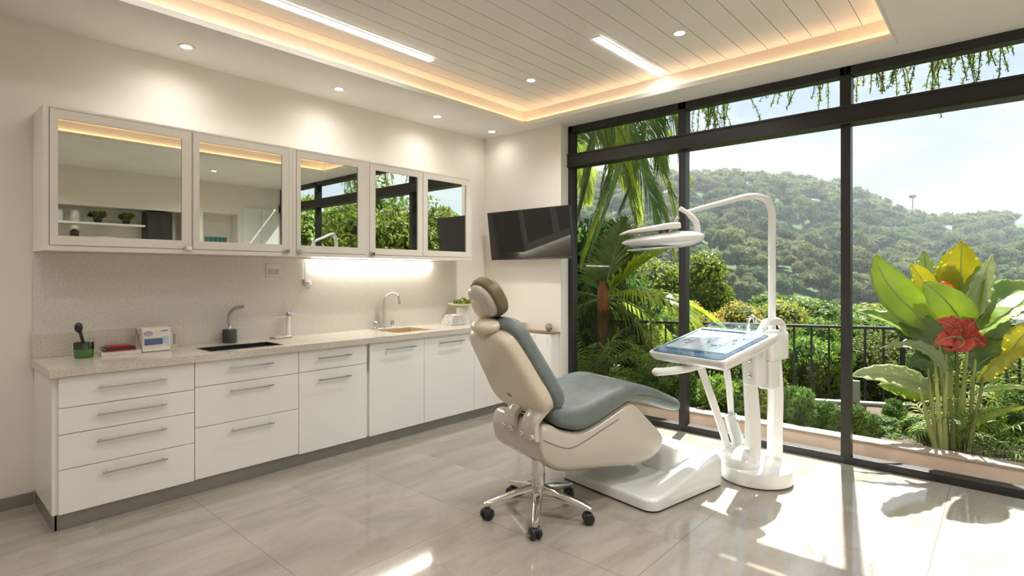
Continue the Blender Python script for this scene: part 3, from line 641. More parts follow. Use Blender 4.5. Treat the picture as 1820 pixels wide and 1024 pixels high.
T1 = math.radians(30); vB = Vector((0, -math.sin(T1), math.cos(T1))); nB = Vector((0, math.cos(T1), math.sin(T1))); OB = Vector((0, -.262, .615))
def backmap(u, v, w_): return OB + Vector((u, 0, 0)) + vB * v + nB * w_
half = [(0, .508), (.11, .508), (.192, .496), (.236, .45), (.258, .34), (.28, .2), (.297, .09), (.285, .01), (.235, -.045), (.15, -.068), (.07, -.072)]
def outline(h, sx=1, dy=0): 
    pts = [(x * sx, y + dy, 0) for x, y in h] + [(0, h[-1][1] - .004 + dy, 0)] + [(-x * sx, y + dy, 0) for x, y in h[:0:-1]]
    return [(p.x, p.y) for p in smooth_path(pts, 4, True)]
w = MB(); puff(w, outline(half), .0, .10, .05, .012, backmap, 6); sh = w.build('backrest_shell', M['shellwarm'], ch, local=True, smooth=50)
sp_ = [backmap(x, s_, .0022 if abs(x) < .24 else .012) for x, s_ in ((-.172, .455), (-.188, .40), (-.205, .3), (-.226, .18), (-.238, .07), (-.226, .0))]
sp_ = [p + nB * .0 for p in sp_]
MB().tube(smooth_path(sp_, 4), .002, 6).build('seam', M['seam'], sh, local=True)
ring = [backmap(-.03 + .026 * math.cos(a), .07 + .012 * math.sin(a), -.0005) for a in [2 * PI * k / 20 for k in range(21)]]
w = MB(); w.tube(ring, .0013, 6); w.tube([backmap(-.03 + .009 * math.cos(a), .07 + .007 * math.sin(a), -.0005) for a in [2 * PI * k / 10 for k in range(11)]], .001, 6)
w.build('emblem', M['seam'], sh, local=True)
half2 = [(0, .548), (.11, .548), (.20, .535), (.252, .475), (.274, .34), (.297, .2), (.312, .08), (.30, -.005), (.25, -.06), (.16, -.08), (.07, -.084)]
w = MB(); puff(w, outline(half2), .085, .185, .035, .045, backmap, 6); w.build('back_cushion', M['uphol'], ch, local=True, smooth=60)
# neck + headrest
w = MB(); w.ball(Vector((0, -.475, 1.108)), .125, .085, .05, 20, 10, Matrix.Rotation(.15, 4, 'X'))
w.ball(Vector((0, -.445, 1.07)), .085, .055, .06, 16, 8); w.build('neck_mount', M['shellwarm'], ch, local=True, smooth=60)
T2 = math.radians(30); vH = Vector((0, -math.sin(T2), math.cos(T2))); nH = Vector((0, math.cos(T2), math.sin(T2))); OH = Vector((.0, -.492, 1.262))
hm = lambda u, v, w_: OH + Vector((u, 0, 0)) + vH * v + nH * w_
ov = lambda a, b, n=2.3: [(a * math.copysign(abs(math.cos(t)) ** (2 / n), math.cos(t)), b * math.copysign(abs(math.sin(t)) ** (2 / n), math.sin(t))) for t in [2 * PI * k / 40 for k in range(40)]]
w = MB(); puff(w, ov(.142, .128), 0, .085, .02, .03, hm, 6); hr = w.build('headrest', M['olive'], ch, local=True, smooth=60)
w = MB(); puff(w, ov(.124, .108), -.045, .005, .045, .004, hm, 6); w.build('headrest_shell', M['shell'], hr, local=True, smooth=60)
w = MB(); puff(w, [(u - .03, v - .035) for u, v in ov(.058, .075, 2)], -.06, -.02, .028, .01, hm, 5); w.build('headrest_bracket', M['shellwarm'], hr, local=True, smooth=60)
# brackets between shell and body
for x, hw in ((-.02, .055), (.195, .07)):
    P = [Vector((x, -.205, .645)), Vector((x, -.25, .605)), Vector((x, -.285, .565)), Vector((x, -.292, .515)), Vector((x, -.290, .462))]
    w = MB(); path = smooth_path(P, 5); rs = []
    for i, p in enumerate(path):
        tt = (path[min(i + 1, len(path) - 1)] - path[max(0, i - 1)]).normalized(); nn = Vector((1, 0, 0)).cross(tt).normalized(); hw_ = hw * (1 + .25 * abs(i / len(path) - .5))
        rs.append([p + Vector((sx * hw_ * cx_, 0, 0)) + nn * .022 * cy_ for sx, cx_, cy_ in ((1, 1, -.6), (1, .8, -1), (-1, .8, -1), (-1, 1, -.6), (-1, 1, .6), (-1, .8, 1), (1, .8, 1), (1, 1, .6))])
    w.rings(rs); br_ = w.build('back_bracket', M['shell'], ch, local=True, smooth=50)
    for s_ in (-1, 1):
        MB().lathe([(.018, -.012), (.02, 0), (.016, .010), (.004, .012)], (0, 0, 0), 16, Matrix.Translation((x + s_ * hw * .75, -.312, .485)) @ Matrix.Rotation(PI / 2, 4, 'X')).build('hinge_knob', M['chrome'], br_, local=True)
# star base
sc = Vector((.18, -.225, 0)); w = MB(); w.lathe([(.036, .10), (.04, .12), (.04, .33), (.03, .335), (.03, .42)], sc, 24); w.lathe([(.042, .232), (.042, .24)], sc, 24)
st = w.build('pedestal', M['chrome'], ch, local=True)
A0 = TH + math.radians(-126)
for k in range(5):
    az = A0 + 2 * PI * k / 5; d = Vector((math.cos(az), math.sin(az), 0)); n_ = Vector((-d.y, d.x, 0)); rs = []
    for s_, z_, hw, hh in ((.02, .145, .030, .036), (.10, .136, .026, .028), (.20, .114, .022, .021), (.285, .094, .020, .017), (.325, .084, .016, .014)):
        p = sc + d * s_ + Vector((0, 0, z_)); rs.append([p + n_ * hw * a + Vector((0, 0, hh * b)) for a, b in ((1, -.5), (.75, -1), (-.75, -1), (-1, -.5), (-1, .5), (-.6, 1), (.6, 1), (1, .5))])
    w = MB(); w.rings(rs); w.build('star_leg', M['chrome'], st, local=True, smooth=50)
    p = sc + d * .305; cs = MB(); cs.cyl(p, .010, .05, .09, 12)
    ax = Matrix.Translation(p + Vector((0, 0, .0335)) + d * -.0) @ Matrix.Rotation(az + .5, 4, 'Z') @ Matrix.Rotation(PI / 2, 4, 'X')
    for o_ in (-.019, .019): cs.lathe([(.008, -.014), (.026, -.013), (.0325, -.007), (.0325, .007), (.026, .013), (.008, .014)], (0, 0, 0), 20, ax @ Matrix.Translation((0, 0, o_)))
    cs.ball(p + Vector((0, 0, .048)), .027, .027, .022, 14, 8)
    cs.build('caster', M['black'], st, local=True)
# base plate
PA, PB, PD = Vector((-2.324, 3.093, 0)), Vector((-1.54, 2.964, 0)), Vector((-1.407, 3.719, 0))
e1, e2 = PB - PA, PD - PB
def rrect(u0, u1, v0, v1, r, n=8):
    out = []
    for cu, cv, a0 in ((u1 - r, v0 + r, -PI / 2), (u1 - r, v1 - r, 0), (u0 + r, v1 - r, PI / 2), (u0 + r, v0 + r, PI)):
        for k in range(n + 1): a = a0 + PI / 2 * k / n; out.append((cu + r * math.cos(a), cv + r * math.sin(a)))
    return out
def dense(poly, m=6):
    out = []
    for i in range(len(poly)):
        a, b = Vector(poly[i]), Vector(poly[(i + 1) % len(poly)]); L_ = (b - a).length; k = max(1, int(L_ / .05))
        out += [a.lerp(b, j / k) for j in range(k)]
    return out
def hz(u, v):
    ridge = sm((u - .70) / .14) * (.10 * sm(v / .85)); rear = .095 * sm((v - .74) / .12)
    return .078 + max(ridge, rear) + .012 * v
rr = dense(rrect(0, 1, 0, 1.03, .10)); cen = Vector((.5, .515))
def PW(q, z): return PA + e1 * q.x + e2 * q.y + Vector((0, 0, z))
rings = [[PW(q, .012) for q in rr], [PW(q, .02) for q in rr]]
for d, f in ((0, -.018), (.006, -.008), (.018, -.001)): 
    rings.append([PW(q + (cen - q).normalized() * d, hz(q.x, q.y) + f) for q in rr])
for s_ in (.94, .88, .82, .76, .7, .62, .54, .45, .36, .27, .18, .09, .03): rings.append([PW(cen + (q - cen) * s_, hz((cen + (q - cen) * s_).x, (cen + (q - cen) * s_).y)) for q in rr])
w = MB(); w.rings(rings); bp_ = w.build('base_plate', M['white'], ch, smooth=50)
MB().prism([(p.x, p.y) for p in [PW(cen + (q - cen) * .985, 0) for q in rr]], .0005, .013).build('base_shadow_gap', M['black'], bp_)  # black slab stands in for the shadow gap under the plate
def lmap(P): return Vector((0, 0, 0)) + Vector((P.dot(RR) - C0.dot(RR), P.dot(AV) - C0.dot(AV), P.z))
w = MB(); puff(w, rrect(.42, .80, .60, .86, .05), .08, .262, .0, .03, lambda u, v, s_: PW(Vector((u, v + .0)), s_), 4)
w.build('lift_column', M['white'], ch, smooth=50)

# ------------------------------------------------------------------ dental unit
PU = Vector((-1.285, 3.985, 0))
du = thing('dental_unit', 'white dental instrument unit with tilted tray on a round foot', 'dental unit', PU)
MB().lathe([(.20, .0005), (.205, .012), (.235, .013), (.235, .098), (.2335, .1025), (.229, .1045), (.001, .105)], PU, 56).build('round_foot', M['white'], du, smooth=50)
pf = atz(1304, 818, 3.86); pf.z = .105
mt = Matrix.Translation((pf.x, pf.y, .105)) @ Matrix.Rotation(-.4, 4, 'Z')
MB().lathe([(1, 0), (1.02, .02), (.97, .045), (.7, .075), (.4, .10), (.01, .115)], (0, 0, 0), 36, mt @ Matrix.Diagonal((.17, .12, 1, 1))).build('oval_pedestal', M['white'], du, smooth=60)
def blade(name, pts, hw, th, m, par, side_=RV):
    path = smooth_path(pts, 6); rs = []; n = len(path)
    for i, p in enumerate(path):
        t_ = i / (n - 1); a = (hw[0] * (1 - t_) + hw[1] * t_) if isinstance(hw, tuple) else hw
        tt = (path[min(i + 1, n - 1)] - path[max(0, i - 1)]).normalized(); sd = (side_ - tt * side_.dot(tt)).normalized(); nn = tt.cross(sd)
        rs.append([p + sd * a * c_ + nn * th * d_ for c_, d_ in ((1, -.45), (.8, -1), (-.8, -1), (-1, -.45), (-1, .45), (-.8, 1), (.8, 1), (1, .45))])
    return MB().rings(rs).build(name, m, par, smooth=50)
b0 = Vector((PU.x - .035, PU.y - .03, .105))
blade('front_column', [atz(1336, 826, 3.83), atz(1338, 760, 3.83), atz(1334, 690, 3.82), atz(1329, 630, 3.80)], (.052, .036), .045, M['white'], du)
p = atz(1377, 812, 3.98); blade('rear_column', [Vector((p.x, p.y, .104)), atz(1377, 760, 3.97), atz(1378, 690, 3.95), atz(1372, 610, 3.93)], .042, .05, M['white'], du)
blade('strut', [atz(1245, 652, 3.74), atz(1262, 700, 3.78), atz(1284, 765, 3.85), atz(1294, 800, 3.87)], (.026, .024), .016, M['white'], du)
blade('strut', [atz(1290, 650, 3.92), atz(1296, 690, 3.94), atz(1300, 745, 3.96)], (.024, .020), .014, M['white'], du)
bt = blade('water_bottle', [atz(1296, 738, 3.95), atz(1303, 760, 3.94), atz(1314, 790, 3.92)], (.034, .045), .03, mat('frosted_plastic', srgb(206, 212, 212), .12, coat=.5), du)
MB().tube([atz(1290, 737, 3.94), atz(1297, 733, 3.94), atz(1308, 735, 3.94), atz(1314, 748, 3.93)], .004, 8).build('bottle_clip', M['chrome'], bt)
# tray
tht, til = -.222, .208
tr = Vector((math.cos(tht), math.sin(tht), 0)); ta = Vector((-math.sin(tht) * math.cos(til), math.cos(tht) * math.cos(til), math.sin(til))); tn = tr.cross(ta)
TC = Vector((-1.46, 3.65, .96)); tw, tl_ = .5875, .625
tm = lambda u, v, w_: TC + tr * u + ta * v + tn * w_
q = rrect(-tw / 2, tw / 2, -tl_ / 2, tl_ / 2, .03, 5)
w = MB(); rs = []
for sx, z_ in ((.45, -.115), (.62, -.112), (.78, -.095), (.92, -.06), (.99, -.03), (1.0, -.012), (.995, -.004), (.985, 0)): rs.append([tm(u * sx + .02 * (1 - sx), v * (sx * .5 + .5 if sx > .9 else sx) + .10 * (1 - sx), z_) for u, v in q])
w.rings(rs); trb = w.build('tray', M['white'], du, smooth=50)
M['bglass'] = mat('blue_glass_panel', srgb(66, 96, 124), .08, col2=srgb(96, 128, 156), scale=9, coat=.8)
M['xray'] = mat('pale_instrument_mat', srgb(214, 224, 232), .12, col2=srgb(176, 198, 214), scale=7, coat=.8)
MB().rings([[tm(u * .90, v * .88 - .028, .0005) for u, v in q], [tm(u * .90, v * .88 - .028, .006) for u, v in q]]).build('glass_panel', M['bglass'], trb)
w = MB(); cols = 4; rows = 3
for i in range(cols):
    for j in range(rows):
        u0 = -.235 + i * .118; v0 = -.195 + j * .138
        w.rings([[tm(u, v, z_) for u, v in ((u0, v0), (u0 + .114, v0), (u0 + .114, v0 + .136), (u0, v0 + .136))] for z_ in (.0062, .0085)])
w.build('instrument_mat', M['xray'], trb, smooth=0)
w = MB(); rs2 = random.Random(5)
for k in range(14):
    u, v = rs2.uniform(-.2, .2), rs2.uniform(-.12, .22); a = rs2.uniform(0, 3); L_ = rs2.uniform(.015, .045)
    w.tube([tm(u, v, .0105), tm(u + math.cos(a) * L_, v + math.sin(a) * L_, .0105)], .002, 6)
w.build('instrument', mat('steel_blue', srgb(110, 128, 148), .3, .4), trb)
w = MB()
for k in range(26): u = -.24 + k * .0185; w.rings([[tm(u + a, -.262 + b, z_) for a, b in ((0, 0), (.006, 0), (.006, .012), (0, .012))] for z_ in (.0062, .0075)])
w.build('button_row', M['xray'], trb, smooth=0)
w = MB(); w.rings([[tm(u, v, z_) for u, v in ((-.25, .236), (.1, .236), (.1, .246), (-.25, .246))] for z_ in (.006, .012)]); w.build('rear_slot', M['bglass'], trb, smooth=0)
# clear splash screen behind the tray
w = MB(); w.rings([[tm(u, v, z_) for u, v in ((-.24, .300), (.22, .300), (.22, .306), (-.24, .306))] for z_ in (.0, .055)]); w.build('clear_guard', M['clear'], trb, smooth=0)
# arm handle below the tray
w = MB(); pts = [atz(1168, 661, 3.52), atz(1185, 660, 3.54), atz(1215, 656, 3.6), atz(1245, 648, 3.66), atz(1275, 640, 3.72)]
w.ball(pts[0], .034, .034, .027); w.tube(smooth_path(pts, 5), [.03] + [.034] * 4 + [.034] * 6 + [.036] * 6 + [.04] * 4, 14, flat=.75); w.build('tray_handle', M['white'], du)
# side housings
fr_ = Vector((tr.x, tr.y, 0)); fa_ = Vector((-tr.y, tr.x, 0))
def housing(name, c, hw, hd, z0, z1, r, m=M['white']):
    w = MB(); puff(w, rrect(-hw, hw, -hd, hd, min(hw, hd) * .5, 5), z0, z1, r, r, lambda u, v, s_: Vector((c.x, c.y, 0)) + fr_ * u + fa_ * v + Vector((0, 0, s_)), 4)
    return w.build(name, m, du, smooth=50)
c1 = atz(1341, 650, 3.78); hs_ = housing('front_housing', c1, .055, .07, 1.42 - (686 - 487) / 980 * 3.72, 1.42 - (602 - 487) / 980 * 3.72, .008)
c2 = atz(1368, 630, 3.92); housing('side_housing', c2, .085, .13, 1.42 - (640 - 487) / 980 * 3.9, 1.42 - (588 - 487) / 980 * 3.9, .03)
c3 = atz(1366, 655, 3.86); housing('lower_housing', c3, .05, .07, 1.42 - (690 - 487) / 980 * 3.86, 1.42 - (640 - 487) / 980 * 3.86, .02)
for px, py in ((1339, 640), (1341, 668)):
    p = c1 + fa_ * -.072; p = Vector((p.x, p.y, EYE - (py - 487) / 980 * 3.72)); p += fr_ * .01
    MB().lathe([(.014, 0), (.014, .008), (.009, .012), (.001, .012)], (0, 0, 0), 16, Matrix.Translation(p) @ Matrix.Rotation(tht, 4, 'Z') @ Matrix.Rotation(PI / 2, 4, 'X')).build('control_knob', M['chrome'], hs_)
blade('grab_handle', [atz(1322, 612, 3.70), atz(1340, 604, 3.71), atz(1352, 588, 3.74), atz(1362, 574, 3.78), atz(1377, 571, 3.84), atz(1389, 577, 3.9), atz(1392, 600, 3.92)], (.036, .030), .024, M['white'], du, side_=Vector((.3, -.95, 0)))
p = atz(1330, 585, 4.0); MB().tube(smooth_path([p + Vector((0, 0, -.03)), p + Vector((0, 0, .05)), p + Vector((.012, 0, .085)), p + Vector((.04, 0, .085)), p + Vector((.05, 0, .04))], 5), .014, 12).build('water_spout', M['chrome'], du)
MB().tube(smooth_path([p + Vector((.045, 0, .085)), p + Vector((.09, .01, .06)), p + Vector((.14, .02, .02))], 5), .003, 8).build('hose', M['white'], du)
MB().tube([atz(1387, 705, 3.94), atz(1388, 795, 3.98)], .009, 10).build('side_hose', mat('blue_hose', srgb(104, 138, 176), .35), du)

# ------------------------------------------------------------------ operating light
zl = 3.92; pb = atz(1372, 585, zl)
ol = thing('operating_light', 'white dental operating lamp on a tall bent pole', 'lamp', pb)
pth = smooth_path([pb, atz(1372, 520, zl), atz(1372, 450, zl), atz(1372, 400, zl), atz(1371, 375, zl), atz(1362, 356, zl - .01), atz(1344, 349, zl - .02), atz(1320, 351, zl - .04), atz(1285, 360, zl - .07), atz(1250, 369, zl - .11), atz(1222, 377, zl - .14)], 5)
n = len(pth); MB().tube(pth, [.026 if i < n * .45 else .026 - .010 * (i / n - .45) / .55 for i in range(n)], 16).build('pole', M['white'], ol, smooth=60)
zz = 3.76
MB().tube(smooth_path([atz(1208, 370, zz), atz(1222, 379, zz), atz(1234, 391, zz), atz(1239, 402, zz), atz(1240, 415, zz)], 6), [.016] * 8 + [.021] * 17, 14).build('yoke', M['white'], ol)
dc = atz(1178, 426, zz); lx = (atz(1252, 421, zz) - atz(1105, 433, zz)).normalized(); ly = UV.cross(lx).normalized(); lz = lx.cross(ly)
lm = lambda u, v, w_: dc + lx * u + ly * v + lz * w_
rs = []
for k in range(25):
    t_ = k / 24; u = -.283 + .57 * t_; prf = (1 - abs(2 * t_ - 1) ** 2.2) ** .55 if 0 < t_ < 1 else .02
    a = .15 * max(prf, .03); up_ = .052 * max(prf, .05) * (.65 + .5 * t_); dn = .072 * max(prf, .05) * (.6 + .5 * t_)
    rs.append([lm(u, a * math.cos(th_), (up_ if math.sin(th_) > 0 else dn) * math.sin(th_) * 1.0) for th_ in [2 * PI * j / 28 for j in range(28)]])
dish = MB().rings(rs).build('lamp_head', M['white'], ol, smooth=60)
w = MB(); w.rings([[lm(-.06 + .19 * math.cos(t_) * s_, .11 * math.sin(t_) * s_, z_) for t_ in [2 * PI * j / 32 for j in range(32)]] for s_, z_ in ((1, -.05), (1, -.056), (.9, -.062), (.05, -.064))]); w.build('lens', M['xray'], dish)
w = MB(); vis = [(-.285, -.05), (-.24, -.10), (.02, -.13), (.10, -.10), (.10, .10), (.02, .13), (-.24, .10), (-.285, .05)]
puff(w, vis, .055, .098, .008, .016, lambda u, v, s_: lm(u, v, s_ + .02 * (u + .28) - (.03 * sm((-.16 - u) / .13) if s_ > .07 else 0)), 4); w.build('visor', M['white'], ol, smooth=50)
MB().tube([lm(.035, 0, .045), lm(.09, 0, .105), lm(.12, .0, .145)], [.02, .013, .010], 12).build('pivot_arm', M['chrome'], ol)
for s_ in (-1, 1): MB().tube([lm(-.01, s_ * .05, .05), lm(.06, s_ * .03, .10)], .006, 8).build('brace', M['chrome'], ol)

# ------------------------------------------------------------------ things on the far niches (seen in the mirrors)
XN = XR + .14
MB_ = MB().box(XR + .02, XR + .298, 1.402, 2.60, 2.15, 2.18).build('wall_shelf', M['cab'], bevel=.003); tag(MB_, 'white shelf board in the long wall niche', 'shelf')
t = thing('dark_panel', 'dark glass panel standing in the long wall niche', 'panel', (XN, 2.78, 1.8))
MB().box(XR + .03, XR + .29, 2.62, 2.98, 1.8005, 2.40).build('body', M['black'], t, bevel=.006); MB().box(XR + .022, XR + .03, 2.64, 2.96, 1.83, 2.38).build('front', M['screen'], t)
for y, lb in ((1.56, 'white jar at the near end of the niche shelf'), (1.75, 'white jar second along the niche shelf')):
    t = thing('storage_jar', lb, 'jar', (XN, y, 2.1805), 0, 'white jars on the niche shelf')
    MB().lathe([(.055, 0), (.06, .01), (.06, .12), (.05, .14), (.002, .14)], (XN, y, 2.1805), 20).build('body', M['white'], t); MB().lathe([(.052, .14), (.052, .165), (.002, .17)], (XN, y, 2.1805), 20).build('lid', M['wcover'], t)
for i, (y, lb) in enumerate(((2.02, 'dark potted plant in the middle of the niche shelf'), (2.38, 'dark potted plant at the far end of the niche shelf'))):
    t = thing('potted_plant', lb, 'plant', (XN, y, 2.1805), 0, 'plants on the niche shelf')
    MB().lathe([(.04, 0), (.055, .06), (.002, .06)], (XN, y, 2.1805), 18).build('pot', M['charcoal'], t)
    V, F = leaf_cloud(*blob_points(150, 9 + i, [(0, 0, 0, .07), (0, .06, .01, .05), (0, -.06, .0, .05)]), .03, 6 + i)
    o = add_obj('foliage', np_mesh('foliage', [(V, F, 0)], [M['leaf_dark']]), t, (0, 0, .12))
t = thing('coffee_grinder', 'brown and white grinder standing in the niche bottom', 'grinder', (XN - .02, 1.74, 1.8005))
MB().lathe([(.07, 0), (.07, .03), (.03, .05), (.03, .12), (.05, .16), (.055, .24), (.02, .27), (.002, .27)], (XN - .02, 1.74, 1.8005), 20).build('body', mat('dark_brown', srgb(62, 46, 38), .4), t)
MB().lathe([(.045, .27), (.06, .3), (.05, .34), (.002, .34)], (XN - .02, 1.74, 1.8005), 20).build('hopper', M['white'], t)
t = thing('green_box', 'pale box with a bright green front in the niche', 'box', (XN, 2.1, 1.8005))
MB().box(XN - .05, XN + .05, 2.0, 2.22, 1.8005, 1.98).build('carton', M['wcover'], t, bevel=.003); MB().box(XN - .054, XN - .05, 2.0, 2.17, 1.82, 1.95).build('green_front', mat('lime_print', srgb(150, 200, 40), .5, col2=srgb(90, 150, 40), scale=30), t)
for k in range(5):
    y = 3.53 + k * .072; tag(MB().lathe([(.024, 0), (.03, .004), (.033, .10), (.031, .10), (.027, .008), (.002, .008)], (XN, y, 1.951), 18).build('tumbler', mat('teal_glass', srgb(60, 120, 112), .08, coat=.8) if k == 0 else bpy.data.materials['teal_glass']), 'teal glass tumbler in the row inside the small wall niche', 'tumbler', 'teal tumblers in the niche')
t = thing('tall_cabinet', 'white tall cabinet against the right wall by the window', 'cabinet', (XR - .2, 4.38, 0))
MB().box(XR - .02, XR - .002, 4.06, 4.68, .0, 2.6).build('carcass', M['cab'], t)
for y in (4.07, 4.38): MB().box(XR - .04, XR - .0205, y, y + .30, .02, 2.58).build('door', M['cab'], t, bevel=.003)

# ================================================================== outdoors
# garden ground, planter
gr = MB().box(-9, 6, YW + .06, 5.0, -.3, -.01).build('ground', M['cap']); struct(gr)
pt = thing('planter', 'long low pink rendered planter wall outside the windows', 'planter', (-.8, 5.06, -.01))
MB().box(-3.9, 2.6, 5.0, 5.13, -.0095, .108).build('wall_body', M['planter'], pt, bevel=.004)
MB().box(-3.9, 2.6, 4.99, 5.14, .1085, .128).build('capping', M['cap'], pt, bevel=.004)
V = []; w = MB(); nx, ny = 60, 22
for j in range(ny + 1):
    for i in range(nx + 1):
        x, y = -9 + 15 * i / nx, 5.145 + 6.5 * j / ny
        V.append((x, y, .075 - .16 * sm((y - 5.9) / 1.0) - .9 * sm((y - 7.0) / 4) + .02 * math.sin(x * 7 + y * 5) * math.sin(y * 9 - x * 3)))
w.add(V, [(j * (nx + 1) + i, j * (nx + 1) + i + 1, (j + 1) * (nx + 1) + i + 1, (j + 1) * (nx + 1) + i) for j in range(ny) for i in range(nx)])
tag(w.build('garden_soil', M['soil']), None, None, kind='structure')
# railing
ra, rb = Vector((-4.2, 5.75, 0)), Vector((-.82, 7.25, 0)); rd = (rb - ra).normalized(); rl = (rb - ra).length
rt = thing('railing', 'black iron railing with thin vertical bars beyond the planter', 'railing', ra)
def railseg(p, q, z0, z1):
    d = (q - p); L_ = d.length; d.normalize(); nn = Vector((-d.y, d.x, 0)); n = int(L_ / .172)
    def bx(a, b, hw, za, zb): return MB().rings([[a + nn * hw + Vector((0, 0, z)), b + nn * hw + Vector((0, 0, z)), b - nn * hw + Vector((0, 0, z)), a - nn * hw + Vector((0, 0, z))] for z in (za, zb)])
    bx(p, q, .024, z1, z1 + .03).build('top_rail', M['rail'], rt, bevel=.004); bx(p, q, .012, z0 + .02, z0 + .045).build('bottom_rail', M['rail'], rt)
    for k in range(n + 1):
        c = p + d * (L_ * k / n); hw = .018 if k in (0, n) else .0095
        bx(c - d * hw, c + d * hw, hw, z0 + (-.35 if hw > .01 else .03), z1).build('post' if hw > .01 else 'baluster', M['rail'], rt, smooth=0)
railseg(ra, rb, -.18, .815); railseg(rb, rb + Vector((1.9, 2.6, 0)), -.18, .815)
# ---- leafy plants
def spray(rg, base, d, L, n, lw, droop, out):
    """arching stem of long leaflets; appends verts/faces"""
    V, F = out; up = Vector((0, 0, 1)); p = Vector(base); t = Vector(d).normalized(); path = [p.copy()]
    m = 14
    for i in range(m):
        t = (t + Vector((0, 0, -droop / m))).normalized(); p = p + t * (L / m); path.append(p.copy())
    return path, V, F
def frond_mesh(name, path, leaf_len, pairs, mats, hang=.5, width=.02, seed=0, fold=.5, start=.12, rach=.016):
    rg = random.Random(seed); V = []; F = []; mi = []
    P = [Vector(p) for p in path]; n = len(P)
    def at(t): f = t * (n - 1); i = min(int(f), n - 2); return P[i].lerp(P[i + 1], f - i), (P[i + 1] - P[i]).normalized()
    for k in range(pairs):
        t = start + (1 - start) * (k + .5) / pairs; c, tg = at(t); sd = tg.cross(Vector((0, 0, 1)))
        if sd.length < .05: sd = Vector((1, 0, 0))
        sd.normalize(); nu = sd.cross(tg).normalized()
        ll = leaf_len * (math.sin(PI * min(1, .18 + t * .82)) ** .6 * .9 + .12) * rg.uniform(.85, 1.12)
        for s_ in (-1, 1):
            d = (sd * s_ * (1.0 - .45 * t) + tg * (.55 + .5 * t) + nu * fold * rg.uniform(.3, 1)).normalized()
            q = c.copy(); pts = [q.copy()]; seg = 4
            for j in range(seg):
                d = (d + Vector((0, 0, -hang * (.5 + j * .5) * rg.uniform(.7, 1.2)))).normalized(); q = q + d * (ll / seg); pts.append(q.copy())
            wv = tg.cross((pts[1] - pts[0]).normalized()); wv = (tg - (pts[1] - pts[0]).normalized() * tg.dot((pts[1] - pts[0]).normalized()))
            wv = (wv.normalized() if wv.length > .05 else tg) ; b = len(V)
            ws = (.55, 1, .85, .5, .06)
            for pp, ww in zip(pts, ws): V += [pp + wv * width * ww * .5, pp - wv * width * ww * .5]
            for j in range(seg): F.append((b + 2 * j, b + 2 * j + 1, b + 2 * j + 3, b + 2 * j + 2)); mi.append(0)
    w = MB(); w.v = [tuple(v) for v in V]; w.f = F; w.mi = [0] * len(F); w.cur = 1
    w.tube(P, [rach * (1 - .8 * i / (n - 1)) for i in range(n)], 6)
    me = bpy.data.meshes.new(name); me.from_pydata(w.v, [], w.f); me.update()
    for m in mats: me.materials.append(m)
    me.polygons.foreach_set('material_index', w.mi); return me
def arc(base, az, el, L, droop, m=16):
    p = Vector(base); t = Vector((math.cos(az) * math.cos(el), math.sin(az) * math.cos(el), math.sin(el))); out = [p.copy()]
    for i in range(m):
        t = (t + Vector((0, 0, -droop / m))).normalized(); p = p + t * (L / m); out.append(p.copy())
    return out
def palm(label, base, h, rtrunk, crown_fronds, mats, boot=None, lean=(0, 0)):
    t = thing('palm_tree', label, 'palm', base, 0, None); B = Vector(base)
    path = [B + Vector((lean[0] * s_, lean[1] * s_, h * s_)) for s_ in [k / 14 for k in range(15)]]
    w = MB(); w.tube(path, [rtrunk * (1.25 - .35 * k / 14 + (.07 if k % 2 else 0)) for k in range(15)], 14); w.build('trunk', M['trunk'], t)
    if boot: MB().tube([path[-1] + Vector((0, 0, z)) for z in (-boot * .45, -.1, .1, boot * .55)], [rtrunk * .9, rtrunk * 1.05, rtrunk * .95, rtrunk * .45], 9).build('sheath', M['boot'], t)
    top = path[-1]
    for i, (az, el, L, dr, ll, hg, wd, mm) in enumerate(crown_fronds):
        me = frond_mesh('frond', [p - B for p in arc(top, az, el, L, dr)], ll, int(L * 26), (mats[mm], M['stalk']), hg, wd, i * 13 + int(L * 100))
        add_obj('frond', me, t)
    return t
fm_ = (M['frond'], M['frond_lime'], M['leaf_dark'])
# tall palm whose hanging fronds fill the upper left of the window
cr = []
for i in range(10):
    az = math.radians(-4 + i * 7 + rnd.uniform(-3, 3)); cr.append((az, math.radians(rnd.uniform(8, 45)), rnd.uniform(2.0, 3.1), rnd.uniform(2.4, 3.5), .6, .42, .026, 1 if i in (4, 9) else 0))
for i in range(5): cr.append((math.radians(90 + i * 20), math.radians(rnd.uniform(20, 60)), 2.6, 2.2, .6, .3, .036, 0))
tp = palm('tall palm with long hanging fronds at the left edge of the window', (-4.95, 6.25, 0.0), 3.75, .13, cr, fm_, lean=(.10, .05))
for k, (pp, lm_) in enumerate((([(985, 95), (1050, 110), (1105, 165), (1118, 240), (1090, 340), (1050, 450)], 0), ([(985, 90), (1070, 95), (1140, 150), (1168, 220), (1172, 290)], 0), ([(985, 110), (1030, 150), (1058, 220), (1050, 300), (1030, 380)], 0), ([(985, 85), (1060, 80), (1120, 120), (1150, 200), (1135, 300), (1105, 370)], 0), ([(985, 100), (1045, 130), (1090, 200), (1092, 290), (1066, 380), (1038, 462)], 1), ([(985, 85), (1090, 70), (1165, 130), (1198, 210), (1205, 270)], 0))):
    w_ = [atz(x_, y_, 6.5 - .12 * k) - WM[tp.name].translation for x_, y_ in pp]
    add_obj('frond', frond_mesh('frond', smooth_path(w_, 4), .62, 64, ((M['frond'], M['frond_lime'])[lm_], M['stalk']), .5, .026, 300 + k, start=.2), tp)
